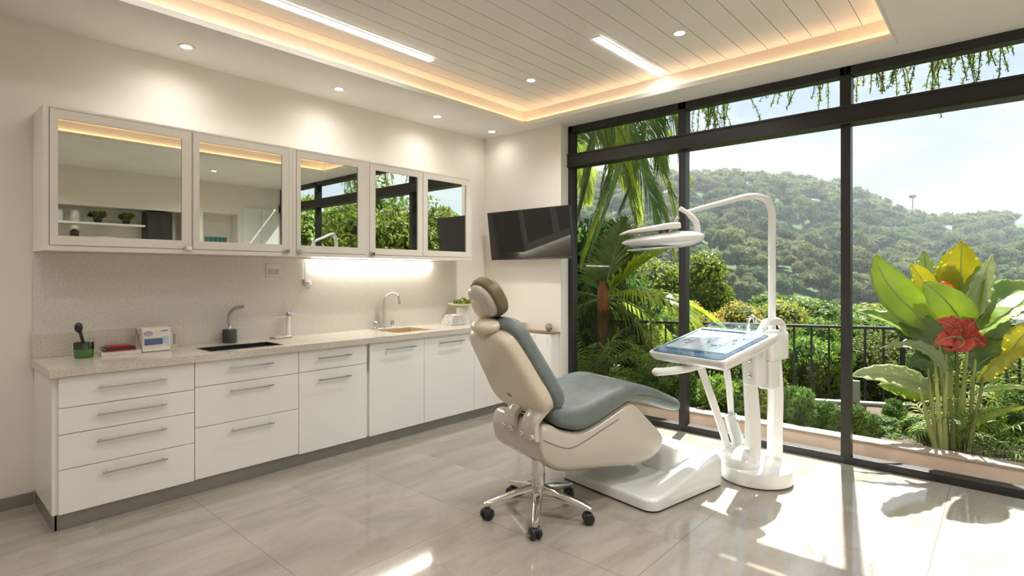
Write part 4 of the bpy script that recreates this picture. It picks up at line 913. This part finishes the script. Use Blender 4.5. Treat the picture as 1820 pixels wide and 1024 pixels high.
# short palm beside the railing
cr = [(math.radians(a), math.radians(e), L, d, ll, hg, wd, m_) for a, e, L, d, ll, hg, wd, m_ in (
    (75, 74, 1.1, .6, .42, .10, .05, 0), (100, 66, 1.2, .8, .42, .12, .05, 0), (40, 60, 1.2, .8, .42, .12, .05, 0), (10, 50, 1.3, .7, .38, .10, .05, 1), (-8, 30, 1.5, 1.5, .45, .22, .034, 1), (25, 26, 1.7, 1.5, .5, .25, .034, 1),
    (150, 55, 1.1, 1.3, .4, .2, .034, 0), (190, 30, 1.1, 1.6, .4, .3, .034, 0), (60, 10, 1.3, 1.8, .45, .3, .03, 0), (210, 0, 1.1, 1.8, .4, .4, .028, 2), (12, -12, 1.2, 1.6, .4, .4, .028, 0), (120, -10, 1.1, 1.6, .4, .4, .028, 2), (170, 8, 1.2, 1.8, .42, .4, .028, 0))]
pb_ = atz(1072, 690, 6.9)
palm('short palm with orange sheathed trunk by the railing', (pb_.x, pb_.y, -.1), 1.2, .075, cr, fm_, boot=.42)
# feathery clumps around the palm foot
def clump(label, base, n, L, seed, mats, group=None, el=(25, 85), ll=.22, hang=.35, wd=.016, cat='plant'):
    rg = random.Random(seed); t = thing('fern_clump', label, cat, base, 0, group); B = Vector(base)
    for i in range(n):
        az = rg.uniform(0, 2 * PI); l_ = L * rg.uniform(.7, 1.15)
        me = frond_mesh('frond', [Vector((0, 0, 0)) + p for p in arc((.05 * math.cos(az), .05 * math.sin(az), 0), az, math.radians(rg.uniform(*el)), l_, rg.uniform(1.0, 2.0), 10)], ll, max(10, int(l_ * 24)), (mats[i % len(mats)], M['stalk']), hang, wd, seed * 31 + i, rach=.007)
        add_obj('frond', me, t)
    return t
def soil_z(x, y): return .075 - .16 * sm((y - 5.9) / 1.0) - .9 * sm((y - 7.0) / 4)
for k, (px, z, n, L, lb) in enumerate(((1040, 6.5, 16, 1.15, 'feathery dark clump at the left window edge below the palm'), (1108, 6.6, 14, .75, 'feathery clump to the right of the palm trunk'), (1150, 6.1, 14, .7, 'feathery clump between the palm and the first mullion'), (1062, 6.5, 12, .5, 'low feathery clump in front of the palm trunk'), (1190, 6.3, 14, 1.0, 'tall feathery clump by the railing behind the first mullion'))):
    p = atz(px, 700, z); clump(lb, (p.x, p.y, soil_z(p.x, p.y) - .01), n, L, 40 + k, [M['frond'], M['leaf_dark'], M['frond']])
# ---- bushes
def bush_mesh(seed, n, size, mats, blobs=9, core=True, aspect=.5):
    rg = random.Random(seed); B = [(0, 0, .45, .5)]
    for k in range(blobs): a = rg.uniform(0, 6.28); r = rg.uniform(.25, .6); B.append((r * math.cos(a), r * math.sin(a), rg.uniform(.2, .85), rg.uniform(.22, .42)))
    P, D = blob_points(n, seed, B); keep = P[:, 2] > -.05; V, F = leaf_cloud(P[keep], D[keep], size, seed, aspect)
    parts = [(V, F, 0)]
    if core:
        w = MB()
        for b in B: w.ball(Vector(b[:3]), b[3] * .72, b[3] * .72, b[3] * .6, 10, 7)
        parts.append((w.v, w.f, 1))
    return np_mesh('bush', parts, mats)
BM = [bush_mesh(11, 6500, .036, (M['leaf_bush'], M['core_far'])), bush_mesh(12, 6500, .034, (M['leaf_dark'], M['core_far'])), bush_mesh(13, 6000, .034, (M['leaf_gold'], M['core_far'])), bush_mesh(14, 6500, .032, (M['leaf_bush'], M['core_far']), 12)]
def bush(px, py, z, s, sz, kind, label, group=None, name='shrub', cat='shrub'):
    p = atz(px, py, z); o = add_obj(name, BM[kind], None, p); o.scale = (s, s, sz); o.rotation_euler = (0, 0, px * .37); tag(o, label, cat, group); return o
# px, base py, depth z, radius scale, height scale
for a in ((1260, 640, 11, 1.1, 1.15, 2, 'golden leaved shrub just above the railing beside the lamp pole'), (1395, 660, 12, 1.1, 1.3, 0, 'light green shrub beyond the railing just right of the lamp pole'),
          (1330, 650, 12.5, 1.5, 1.45, 2, 'wide pale gold shrub above the railing behind the tray'),
          (1440, 730, 8.6, 1.05, 1.35, 0, 'bright green shrub behind the railing left of the tall mullion'), (1500, 720, 9.6, 1.2, 1.35, 3, 'green shrub behind the railing at the tall mullion'),
          (1560, 715, 9, 1.0, 1.25, 1, 'dark green shrub behind the railing corner'), (1620, 700, 9.5, 1.2, 1.2, 3, 'green shrub behind the banana plant stalks'), (1700, 720, 9.5, 1.3, 1.25, 1, 'dark shrub right of the banana plant stalks'),
          (1380, 725, 8.8, 1.0, 1.2, 1, 'dark green shrub behind the unit columns'), (1310, 735, 8.2, 1.0, 1.25, 3, 'green shrub under the tray beyond the railing'), (1240, 740, 8.0, 1.0, 1.25, 1, 'dark shrub under the tray next to the first mullion'),
          (1165, 720, 9.0, 1.3, 1.7, 3, 'tall green shrub behind the feathery clumps'), (1090, 700, 9.0, 1.5, 2.4, 1, 'tall dark shrub behind the short palm'), (1040, 680, 8.4, 1.2, 2.9, 1, 'tall dark shrub filling the left edge of the window'),
          (1790, 740, 8.5, 1.3, 1.1, 3, 'green shrub at the right edge of the window'), (1230, 600, 13, 1.5, 1.9, 0, 'tall lime shrub beside the first mullion above the railing'), (1150, 590, 13.5, 1.6, 1.8, 3, 'round green shrub behind the bright palm fronds'),
          (1420, 600, 16, 2.0, 1.2, 3, 'far green shrub at the foot of the hill left of the tall mullion'), (1540, 610, 17, 2.3, 1.3, 1, 'far dark shrub at the foot of the hill by the railing corner'), (1660, 610, 18, 2.4, 1.4, 3, 'far green shrub behind the red bracts'), (1480, 605, 20, 2.4, 1.5, 0, 'far light shrub straight behind the tall mullion')):
    bush(*a[:6], a[6])
# low plants in the planter strip
LM = [bush_mesh(21, 1500, .10, (M['grass'], M['core_far']), 6, True, .22), bush_mesh(22, 1300, .12, (M['leaf_bush'], M['core_far']), 6, True, .3)]
low = ((1405, 742, 4.75, .22, .34, 1, 'yellow green low plant behind the blue hose'), (1440, 752, 4.7, .2, .2, 0, 'low grass tuft left of the tall mullion'), (1478, 757, 4.62, .22, .24, 0, 'low grass tuft touching the tall mullion'), (1535, 768, 4.55, .24, .24, 0, 'rounded grass tuft right of the tall mullion'), (1590, 760, 4.9, .2, .22, 0, 'low grass tuft before the banana plant'),
       (1105, 716, 5.35, .3, .30, 0, 'low grass tuft at the foot of the feathery clumps'), (1165, 716, 5.25, .3, .36, 0, 'low grass tuft left of the first mullion'), (1240, 722, 5.15, .28, .34, 1, 'low leafy plant right of the first mullion'), (1300, 730, 5.05, .3, .34, 0, 'low grass tuft seen between the unit struts'), (1355, 736, 4.95, .26, .32, 1, 'low leafy plant seen between the unit columns'),
       (1765, 790, 4.5, .22, .26, 1, 'low leafy plant right of the banana stalks'), (1810, 800, 4.45, .26, .36, 0, 'grass tuft at the right window edge'))
for px, py, z, s, sz, k, lb in low:
    p = atz(px, py, z); o = add_obj('low_plant', LM[k], None, (p.x, max(p.y, 5.2 + s * .75), soil_z(p.x, max(p.y, 5.2 + s * .75)) - .02)); o.scale = (s, s, sz); o.rotation_euler = (0, 0, px); tag(o, lb, 'plant', 'low plants in the planter')
p = atz(1640, 775, 4.7); o = add_obj('dry_leaves', BM[2], None, (p.x, p.y, .04)); o.scale = (.45, .35, .12); tag(o, 'dry brown leaf litter around the banana stalks', 'leaves', kind='stuff')
for k, (px, py, z, n, L_, lb, el_) in enumerate(((1668, 785, 4.5, 16, .62, 'fine grassy clump growing behind the banana stalks', (35, 80)), (1735, 790, 4.45, 14, .6, 'fine grassy clump right of the banana stalks', (25, 75)), (1785, 800, 4.3, 14, .5, 'pale ferny clump near the right window edge', (15, 65)), (1620, 770, 4.75, 12, .45, 'ferny clump left of the banana stalks', (20, 70)), (1815, 770, 4.8, 14, .85, 'tall ferny clump at the right window edge', (35, 80)))):
    p = atz(px, py, z); clump(lb, (p.x, max(p.y, 5.3), .05), n, L_, 70 + k, [M['frond'], M['leaf_bush'], M['grass']], None, el_, .17, .4, .012)
for k, (px, py, z) in enumerate(((1560, 770, 4.72), (1650, 782, 4.62), (1700, 796, 4.62), (1745, 800, 4.6), (1500, 760, 4.85), (1420, 745, 5.0), (1280, 728, 5.4), (1210, 722, 5.5))):
    p = atz(px, py, z); y_ = max(p.y, 5.55); o = add_obj('ground_cover', LM[k % 2], None, (p.x, y_, soil_z(p.x, y_) - .03)); o.scale = (.34, .3, .13 + .03 * (k % 3)); o.rotation_euler = (0, 0, k * 1.3)
    tag(o, 'low green ground cover patch in the planter soil', 'plant', 'ground cover patches in the planter')
# garden pipe and panel
gp = thing('garden_bench', 'low grey metal bench slat beyond the planter near the railing', 'bench', atz(1510, 715, 5.6))
w = MB(); a, b = atz(1420, 708, 5.75), atz(1608, 742, 5.5); a.z = b.z = .10
w.tube([a, a.lerp(b, .5), b], .028, 8); w.tube([a + Vector((.06, .09, 0)), b + Vector((.06, .09, 0))], .022, 8); w.build('seat_slat', M['plinth'], gp)
for t_ in (.12, .5, .88): q = a.lerp(b, t_); MB().tube([q + Vector((0, 0, -.012)), Vector((q.x, q.y, -.25))], .02, 8).build('leg', M['steel'], gp)
p = atz(1524, 697, 5.35); t = thing('garden_sign', 'small grey bent metal sign plate behind the tall mullion', 'sign', p)
MB().box(p.x - .11, p.x + .02, p.y - .02, p.y + .02, p.z - .10, p.z + .11).build('plate', mat('grey_panel', srgb(150, 150, 152), .4), t, bevel=.006); MB().box(p.x - .03, p.x - .01, p.y - .01, p.y + .01, -.1, p.z - .10).build('stake', M['rail'], t)
# ---- banana plant
bn = thing('banana_plant', 'large banana plant with red bracts in the planter', 'plant', atz(1690, 790, 4.3))
def bleaf(b, m, e, wpx, mt_, roll=0, fold=.35, zb=4.3, zm=None, ze=None, tipf=1.0, nm='leaf'):
    zm = zb if zm is None else zm; ze = zm if ze is None else ze
    P0, P1, P2 = atz(b[0], b[1], zb), atz(m[0], m[1], zm), atz(e[0], e[1], ze); C1 = P1 * 2 - (P0 + P2) * .5
    hw = wpx / FPX * (zb + ze) / 2 * .5; V = []; F = []; nl, nc = 18, 8
    for i in range(nl + 1):
        t_ = i / nl; c = P0 * (1 - t_) ** 2 + C1 * 2 * t_ * (1 - t_) + P2 * t_ ** 2
        tg = ((C1 - P0) * (1 - t_) + (P2 - C1) * t_).normalized(); vw = (EYEV - c).normalized(); sd = tg.cross(vw).normalized(); nn = sd.cross(tg).normalized()
        qt = Quaternion(tg, roll); sd = qt @ sd; nn = qt @ nn
        wd = hw * (math.sin(PI * t_ ** .78) ** .75 if 0 < t_ < 1 else 0) + .002
        for j in range(nc + 1):
            s_ = -1 + 2 * j / nc; V.append(c + sd * wd * s_ + nn * (fold * wd * (abs(s_) ** 1.3) - .012 * abs(s_) * math.sin(t_ * 40 + j)))
    for i in range(nl):
        for j in range(nc): a = i * (nc + 1) + j; F.append((a, a + 1, a + nc + 2, a + nc + 1))
    w = MB(); w.add(V, F); lf = w.build(nm, M[mt_], bn, smooth=60, solid=.002)
    mid = [P0 * (1 - t_) ** 2 + C1 * 2 * t_ * (1 - t_) + P2 * t_ ** 2 for t_ in [k / 10 for k in range(11)]]
    MB().tube([q + (EYEV - q).normalized() * .003 for q in mid], [.008 * (1 - .08 * k) for k in range(11)], 6).build('midrib', M['banp' if mt_ != 'band' else 'stalk'], lf)
    return lf
for a in (((1664, 580), (1590, 520), (1556, 452), 62, 'ban', .25, .3, 4.3, 4.25, 4.2), ((1660, 545), (1640, 500), (1618, 470), 36, 'bany', .3, .3, 4.45), ((1652, 520), (1646, 480), (1642, 446), 30, 'banp', -.2, .3, 4.6),
          ((1712, 560), (1708, 490), (1710, 428), 62, 'bany', .15, .35, 4.4), ((1700, 540), (1684, 490), (1692, 444), 46, 'bany', .5, .3, 4.5), ((1712, 582), (1686, 540), (1640, 500), 62, 'ban', -.15, .3, 4.15, 4.05, 4.05),
          ((1716, 575), (1738, 515), (1766, 452), 44, 'banp', .7, .3, 4.25), ((1722, 580), (1730, 530), (1752, 462), 40, 'ban', -.5, .4, 4.3), ((1730, 590), (1775, 535), (1838, 508), 70, 'ban', -.5, .4, 4.3, 4.3, 4.4), ((1738, 600), (1790, 560), (1850, 540), 56, 'ban', -1.0, .3, 4.35),
          ((1680, 640), (1640, 595), (1590, 588), 66, 'band', .2, .35, 4.35, 4.3, 4.4), ((1664, 650), (1610, 585), (1515, 552), 40, 'ban', .9, .3, 4.3, 4.35, 4.5), ((1682, 665), (1640, 620), (1567, 617), 26, 'banp', .8, .3, 4.2, 4.2, 4.3),
          ((1658, 697), (1590, 670), (1510, 668), 44, 'banp', .55, .25, 4.35, 4.32, 4.36), ((1664, 700), (1620, 690), (1560, 684), 40, 'ban', -.3, .3, 4.42), ((1730, 640), (1765, 600), (1800, 585), 74, 'band', .3, .3, 4.5), ((1726, 660), (1770, 630), (1812, 625), 60, 'band', -.4, .3, 4.4),
          ((1734, 680), (1780, 640), (1828, 616), 34, 'bany', .8, .35, 4.2, 4.2, 4.25), ((1790, 640), (1815, 600), (1842, 575), 46, 'bany', .3, .3, 4.3), ((1712, 770), (1755, 735), (1835, 722), 26, 'ban', .9, .35, 4.25, 4.2, 4.2), ((1720, 700), (1770, 688), (1835, 690), 16, 'banp', .8, .3, 4.4), ((1700, 610), (1712, 575), (1740, 548), 44, 'band', .1, .3, 4.5), ((1690, 660), (1650, 640), (1610, 650), 44, 'band', -.2, .3, 4.5)):
    bleaf(*a)
rs3 = random.Random(8)
for k, (x0, x1, y1) in enumerate(((1662, 1650, 655), (1672, 1662, 640), (1680, 1682, 630), (1690, 1692, 600), (1699, 1702, 605), (1708, 1718, 620), (1717, 1734, 640), (1666, 1634, 690), (1722, 1748, 670), (1684, 1668, 600), (1704, 1722, 585), (1694, 1684, 660))):
    z_ = 4.3 + rs3.uniform(-.12, .18); a = atz(x0, 792, z_); a.z = .05; b = atz(x1, y1, z_)
    MB().tube([a, a.lerp(b, .33) + Vector((rs3.uniform(-.01, .01), 0, 0)), a.lerp(b, .7), b], [.019, .016, .012, .007], 8).build('stalk', M['stalk'], bn)
for a in (((1706, 600), (1690, 580), (1664, 570), 30, 'bract', .3), ((1706, 598), (1706, 580), (1690, 562), 26, 'bract', -.3), ((1706, 600), (1722, 580), (1734, 572), 30, 'bract', .2), ((1706, 600), (1685, 600), (1662, 612), 32, 'bract', -.2), ((1706, 600), (1730, 600), (1742, 608), 30, 'bract', .3), ((1708, 602), (1712, 612), (1690, 622), 30, 'bract', 0), ((1712, 600), (1735, 604), (1752, 616), 26, 'bract', .2), ((1700, 612), (1685, 615), (1672, 612), 24, 'bract', .4), ((1694, 545), (1680, 515), (1672, 502), 26, 'bracto', 0)):
    bleaf(a[0], a[1], a[2], a[3], a[4], a[5], .3, 4.02, 3.98, 3.96, nm='bract') if a[4] == 'bract' else bleaf(a[0], a[1], a[2], a[3], a[4], a[5], .3, 4.3, nm='bract')
# ---- branch overhanging the top of the window
ob = thing('overhanging_branch', 'leafy branch hanging across the top window panes', 'branch', (-1.0, 5.6, 3.4))
MB().tube(smooth_path([(1.9, 5.3, 3.45), (.3, 5.12, 3.3), (-1.0, 5.05, 3.24), (-2.3, 5.08, 3.2), (-3.0, 5.15, 3.17)], 8), .022, 8).build('stem', M['bark'], ob)
rg = random.Random(17)
for k, (px, y0, L, nb) in enumerate(((1755, 66, .30, 5), (1720, 74, .42, 6), (1690, 80, .5, 6), (1660, 86, .36, 5), (1625, 95, .22, 3), (1590, 104, .3, 4), (1560, 112, .36, 5), (1530, 120, .34, 4), (1485, 128, .34, 5), (1450, 138, .28, 4), (1415, 146, .26, 4), (1375, 155, .22, 4), (1340, 163, .2, 3), (1295, 174, .34, 5), (1262, 182, .40, 6), (1238, 190, .36, 5), (1690, 70, .3, 5), (1740, 70, .36, 6), (1275, 176, .36, 5), (1520, 112, .2, 4))):
    p = onY(px, y0, 5.0 + .06 * (k % 3)); n = 0; pts = []
    tw = MB()
    for j in range(nb):
        q = p + Vector((rg.uniform(-.14, .14), rg.uniform(-.04, .04), rg.uniform(.03, .18))); d = Vector((rg.uniform(-.5, .5), rg.uniform(-.2, .2), -1)).normalized(); l_ = L * rg.uniform(.7, 1.25)
        path = [q]
        for s_ in range(6): d = (d + Vector((rg.uniform(-.15, .15), rg.uniform(-.1, .1), -.1))).normalized(); path.append(path[-1] + d * l_ / 6)
        tw.tube(path, .003, 4)
        for s_ in range(int(l_ * 110)):
            f = s_ / max(1, int(l_ * 110)) * 5.99; i = int(f); pts.append(path[i].lerp(path[i + 1], f - i))
    P_ = np.array([tuple(v) for v in pts]); P_ = P_ + np.random.default_rng(k).normal(0, .008, P_.shape); D_ = np.random.default_rng(k + 50).normal(0, 1, P_.shape)
    V, F = leaf_cloud(P_, D_ / np.linalg.norm(D_, axis=1)[:, None], .022, k, .26)
    add_obj('leaf_spray', np_mesh('leaf_spray', [(V, F, 0), (tw.v, tw.f, 1)], [M['leaf_bush'], M['bark']]), ob, None).matrix_parent_inverse = Matrix.Translation((1.0, -5.6, -3.4))
# big shade tree standing left of the windows (its canopy shades the chair) and trees to the right seen in the mirrors
def big_tree(label, base, h, rad, seed, n=9000, ox=0):
    rg = random.Random(seed); t = thing('garden_tree', label, 'tree', base, 0, 'garden trees beside the house')
    MB().tube([(0, 0, -1), (.05, 0, h * .3), (ox * .2, .1, h * .65), (ox, 0, h)], [.18, .15, .12, .05], 10).build('trunk', M['bark'], t, local=True)
    B = [(ox + rg.uniform(-.6, .6) * rad, rg.uniform(-.6, .6) * rad, h + rg.uniform(-.35, .4) * rad, rad * rg.uniform(.3, .5)) for k in range(14)]
    P, D = blob_points(n, seed, B); V, F = leaf_cloud(P, D, .1, seed, .5); w = MB()
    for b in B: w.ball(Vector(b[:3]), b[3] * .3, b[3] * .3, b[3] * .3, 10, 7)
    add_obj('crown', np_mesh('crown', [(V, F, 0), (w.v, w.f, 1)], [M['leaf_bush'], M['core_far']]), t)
big_tree('tall leafy tree left of the windows, its crown above the view', (-5.9, 6.9, -.5), 5.5, 1.9, 5, 6000, 1.6)
big_tree('leafy tree right of the windows, seen in the mirror doors', (3.4, 8.5, -1), 2.9, 2.0, 6); big_tree('leafy tree farther right of the windows, seen in the mirror doors', (6.5, 8.2, -1), 3.2, 2.4, 7); big_tree('tree beyond the right garden corner, seen in the mirror doors', (9.5, 12, -1), 3.6, 3.2, 8)

# ---- forested hill
def az_px(px): return math.atan((px - CX) / FPX)
RID = [(300, .10), (1000, .188), (1060, .190), (1130, .182), (1210, .192), (1300, .192), (1400, .178), (1440, .170), (1520, .150), (1600, .122), (1660, .113), (1750, .120), (1820, .124), (2100, .13), (2600, .12)]
def ridge(r):
    px = CX + FPX * r
    for (a, ha), (b, hb) in zip(RID, RID[1:]):
        if px <= b: f = max(0, (px - a) / (b - a)); return ha + (hb - ha) * f
    return RID[-1][1]
def hill_z(x, y):
    v = Vector((x, y, 0)); z = v.dot(FV); r = v.dot(RV) / max(z, 1); r = max(-.5, min(r, 2.2)); d = z if r < 1.2 else math.hypot(x, y) * .62
    zr = 118; top = EYE + zr * ridge(r) - 3.4
    s_ = (d - 30) / (zr - 30)
    if s_ < 0: return -7 + 5.5 * sm((30 - d) / 22)
    n_ = 1.6 * math.sin(x * .11 + 1.3) * math.sin(y * .09) + 1.2 * math.sin(x * .05 - y * .07)
    if s_ <= 1: return -7 + (top + 7) * (sm(s_) * .55 + s_ * .45) + n_ * min(1, s_ * 3) * (1 - s_ * .6)
    return top - (d - zr) * .35 + n_ * .4
NA, ND = 120, 60; V = []
for j in range(ND + 1):
    d = 10 + 150 * (j / ND) ** 1.1
    for i in range(NA + 1):
        az = math.radians(-62 + 130 * i / NA); V.append((d * math.sin(az) * 1.15, d * math.cos(az) * 1.15, hill_z(d * math.sin(az) * 1.15, d * math.cos(az) * 1.15) - 1.6))
w = MB(); w.add(V, [(j * (NA + 1) + i, j * (NA + 1) + i + 1, (j + 1) * (NA + 1) + i + 1, (j + 1) * (NA + 1) + i) for j in range(ND) for i in range(NA)])
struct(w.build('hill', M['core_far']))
def far_tree(seed, n=1900, flat=.55, size=.13):
    rg = random.Random(seed); B = []
    for k in range(15): a = rg.uniform(0, 6.28); r = rg.uniform(0, .75); B.append((r * math.cos(a), r * math.sin(a), rg.uniform(.12, .5) + flat * .75 * (1 - r * r), rg.uniform(.2, .36)))
    P, D = blob_points(n, seed, B); V, F = leaf_cloud(P, D, size * .5, seed, .6, .8); w = MB()
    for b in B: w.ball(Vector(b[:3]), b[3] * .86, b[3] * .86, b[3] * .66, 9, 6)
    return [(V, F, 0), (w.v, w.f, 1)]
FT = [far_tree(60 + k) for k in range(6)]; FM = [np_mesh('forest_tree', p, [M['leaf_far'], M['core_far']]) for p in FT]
rg = random.Random(99); spots = []
d = 34.0
while d < 124:
    step = 3.3; az = -60 + rg.uniform(0, 3)
    while az < 66:
        a = math.radians(az + rg.uniform(-.5, .5) * math.degrees(step / d)); dd = d + rg.uniform(-1.4, 1.4)
        x, y = dd * math.sin(a) * 1.15, dd * math.cos(a) * 1.15; v = Vector((x, y, 0)); z = v.dot(FV); r = v.dot(RV) / z if z > 1 else 9
        spots.append((x, y, hill_z(x, y), rg.uniform(2.0, 2.9), .10 < r < .97, z)); az += math.degrees(step / d)
    d += 3.0
vis = sorted([s for s in spots if s[4]], key=lambda s: s[5]); rest = vis[300:] + [s for s in spots if not s[4]]
for k, (x, y, z, s_, _, zz_) in enumerate(vis[:300]):
    o = add_obj('forest_tree', FM[k % 6], None, (x, y, z)); o.scale = (s_, s_, s_ * rg.uniform(.8, 1.25)); o.rotation_euler = (0, 0, rg.uniform(0, 6.28))
    tag(o, 'round-crowned green tree among many on the forested hillside', 'tree', 'trees covering the hillside')
# the remaining trees of the wood: one object
VS = []; FS = []; MS = []; off = 0
lite = [far_tree(80 + k, 420, size=.3) for k in range(3)]
ll = []
for p in lite: ll.append((np.concatenate([np.asarray(p[0][0]), np.asarray(p[1][0], float)]), np.concatenate([np.asarray(p[0][1])] ), [tuple(i + len(p[0][0]) for i in f) for f in p[1][1]]))
for k, (x, y, z, s_, _, zz_) in enumerate(rest):
    Vv, F1, F2 = ll[k % 3]; c_, sn = math.cos(k * 1.7), math.sin(k * 1.7)
    W = Vv * np.array([s_, s_, s_ * (.8 + .4 * ((k * .37) % 1))]); W = np.stack([W[:, 0] * c_ - W[:, 1] * sn + x, W[:, 0] * sn + W[:, 1] * c_ + y, W[:, 2] + z], 1)
    VS.append(W); FS += (F1 + off).tolist(); MS += [0] * len(F1); FS += [tuple(i + off for i in f) for f in F2]; MS += [1] * len(F2); off += len(W)
me = bpy.data.meshes.new('forest'); me.from_pydata(np.concatenate(VS).tolist(), [], FS); me.update(); me.materials.append(M['leaf_far']); me.materials.append(M['core_far']); me.polygons.foreach_set('material_index', MS)
tag(add_obj('forest', me), 'dense green forest over the upper hillside and ridge', 'forest', kind='stuff')
m = bpy.data.materials.new('valley_haze'); m.use_nodes = True; nt = m.node_tree; nt.nodes.clear()
vs = N(nt, 'ShaderNodeVolumeScatter'); vs.inputs['Color'].default_value = (.86, .93, 1, 1); vs.inputs['Density'].default_value = .0019; vs.inputs['Anisotropy'].default_value = .2
oo = N(nt, 'ShaderNodeOutputMaterial'); nt.links.new(vs.outputs[0], oo.inputs['Volume'])
tag(MB().box(-190, 190, 26, 150, -12, 26).build('haze', m, smooth=0), 'thin bluish haze in front of the forested hill', 'haze', kind='stuff')
# lone ridge tree, white house
p = atz(1622, 368, 120); t = thing('ridge_palm', 'thin lone palm standing above the ridge line', 'palm', p)
MB().tube([p + Vector((0, 0, -3)), p + Vector((0, 0, 2.2))], .1, 6).build('trunk', M['bark'], t)
w = MB(); w.ball(p + Vector((0, 0, 2.3)), .7, .7, .45, 8, 5); w.build('crown', M['core_far'], t)
p = atz(1800, 590, 22); t = thing('white_house', 'white flat-roofed house partly hidden behind the banana leaves', 'house', (p.x, p.y, -3))
MB().box(p.x - .35, p.x + 4, p.y - .5, p.y + 3, -3, EYE - (585 - 487) / 980 * 22).build('walls', M['wall'], t); zt = EYE - (585 - 487) / 980 * 22
MB().box(p.x - .6, p.x + 4.3, p.y - .8, p.y + 3.3, zt, zt + .45).build('roof', M['white'], t)

# ------------------------------------------------------------------ sky and sun
wd = bpy.data.worlds.new('sky'); S.world = wd; wd.use_nodes = True; nt = wd.node_tree; nt.nodes.clear(); L = nt.links.new
tc = N(nt, 'ShaderNodeTexCoord'); sp = N(nt, 'ShaderNodeSeparateXYZ'); L(tc.outputs['Generated'], sp.inputs[0])
rp = N(nt, 'ShaderNodeValToRGB'); e = rp.color_ramp.elements; e[0].position = .0; e[0].color = srgb(228, 238, 250); e[1].position = .75; e[1].color = srgb(160, 194, 242); q = rp.color_ramp.elements.new(.28); q.color = srgb(200, 220, 250)
L(sp.outputs[2], rp.inputs[0])
ad = N(nt, 'ShaderNodeMath', operation='ADD'); ad.inputs[1].default_value = .16; L(sp.outputs[2], ad.inputs[0])
dx = N(nt, 'ShaderNodeMath', operation='DIVIDE'); dy = N(nt, 'ShaderNodeMath', operation='DIVIDE'); L(sp.outputs[0], dx.inputs[0]); L(ad.outputs[0], dx.inputs[1]); L(sp.outputs[1], dy.inputs[0]); L(ad.outputs[0], dy.inputs[1])
cb = N(nt, 'ShaderNodeCombineXYZ'); L(dx.outputs[0], cb.inputs[0]); L(dy.outputs[0], cb.inputs[1])
nz = N(nt, 'ShaderNodeTexNoise'); nz.inputs['Scale'].default_value = .95; nz.inputs['Detail'].default_value = 7; nz.inputs['Roughness'].default_value = .55; L(cb.outputs[0], nz.inputs['Vector'])
cr_ = N(nt, 'ShaderNodeValToRGB'); cr_.color_ramp.elements[0].position = .44; cr_.color_ramp.elements[1].position = .62; L(nz.outputs[0], cr_.inputs[0])
mx = N(nt, 'ShaderNodeMix', data_type='RGBA'); L(cr_.outputs[0], mx.inputs[0]); L(rp.outputs[0], mx.inputs[6]); mx.inputs[7].default_value = (1.02, 1.02, 1.02, 1)
bg = N(nt, 'ShaderNodeBackground'); bg.inputs[1].default_value = .80; L(mx.outputs[2], bg.inputs[0]); wo = N(nt, 'ShaderNodeOutputWorld'); L(bg.outputs[0], wo.inputs[0])
sl = bpy.data.lights.new('sun', 'SUN'); sl.energy = 13.2; sl.angle = math.radians(.6); sl.color = (1, .965, .9); so = bpy.data.objects.new('sun', sl); COL.objects.link(so)
EL = math.radians(54); dv = Vector((-.2 * math.cos(EL), .98 * math.cos(EL), math.sin(EL))); so.rotation_euler = dv.to_track_quat('Z', 'Y').to_euler()
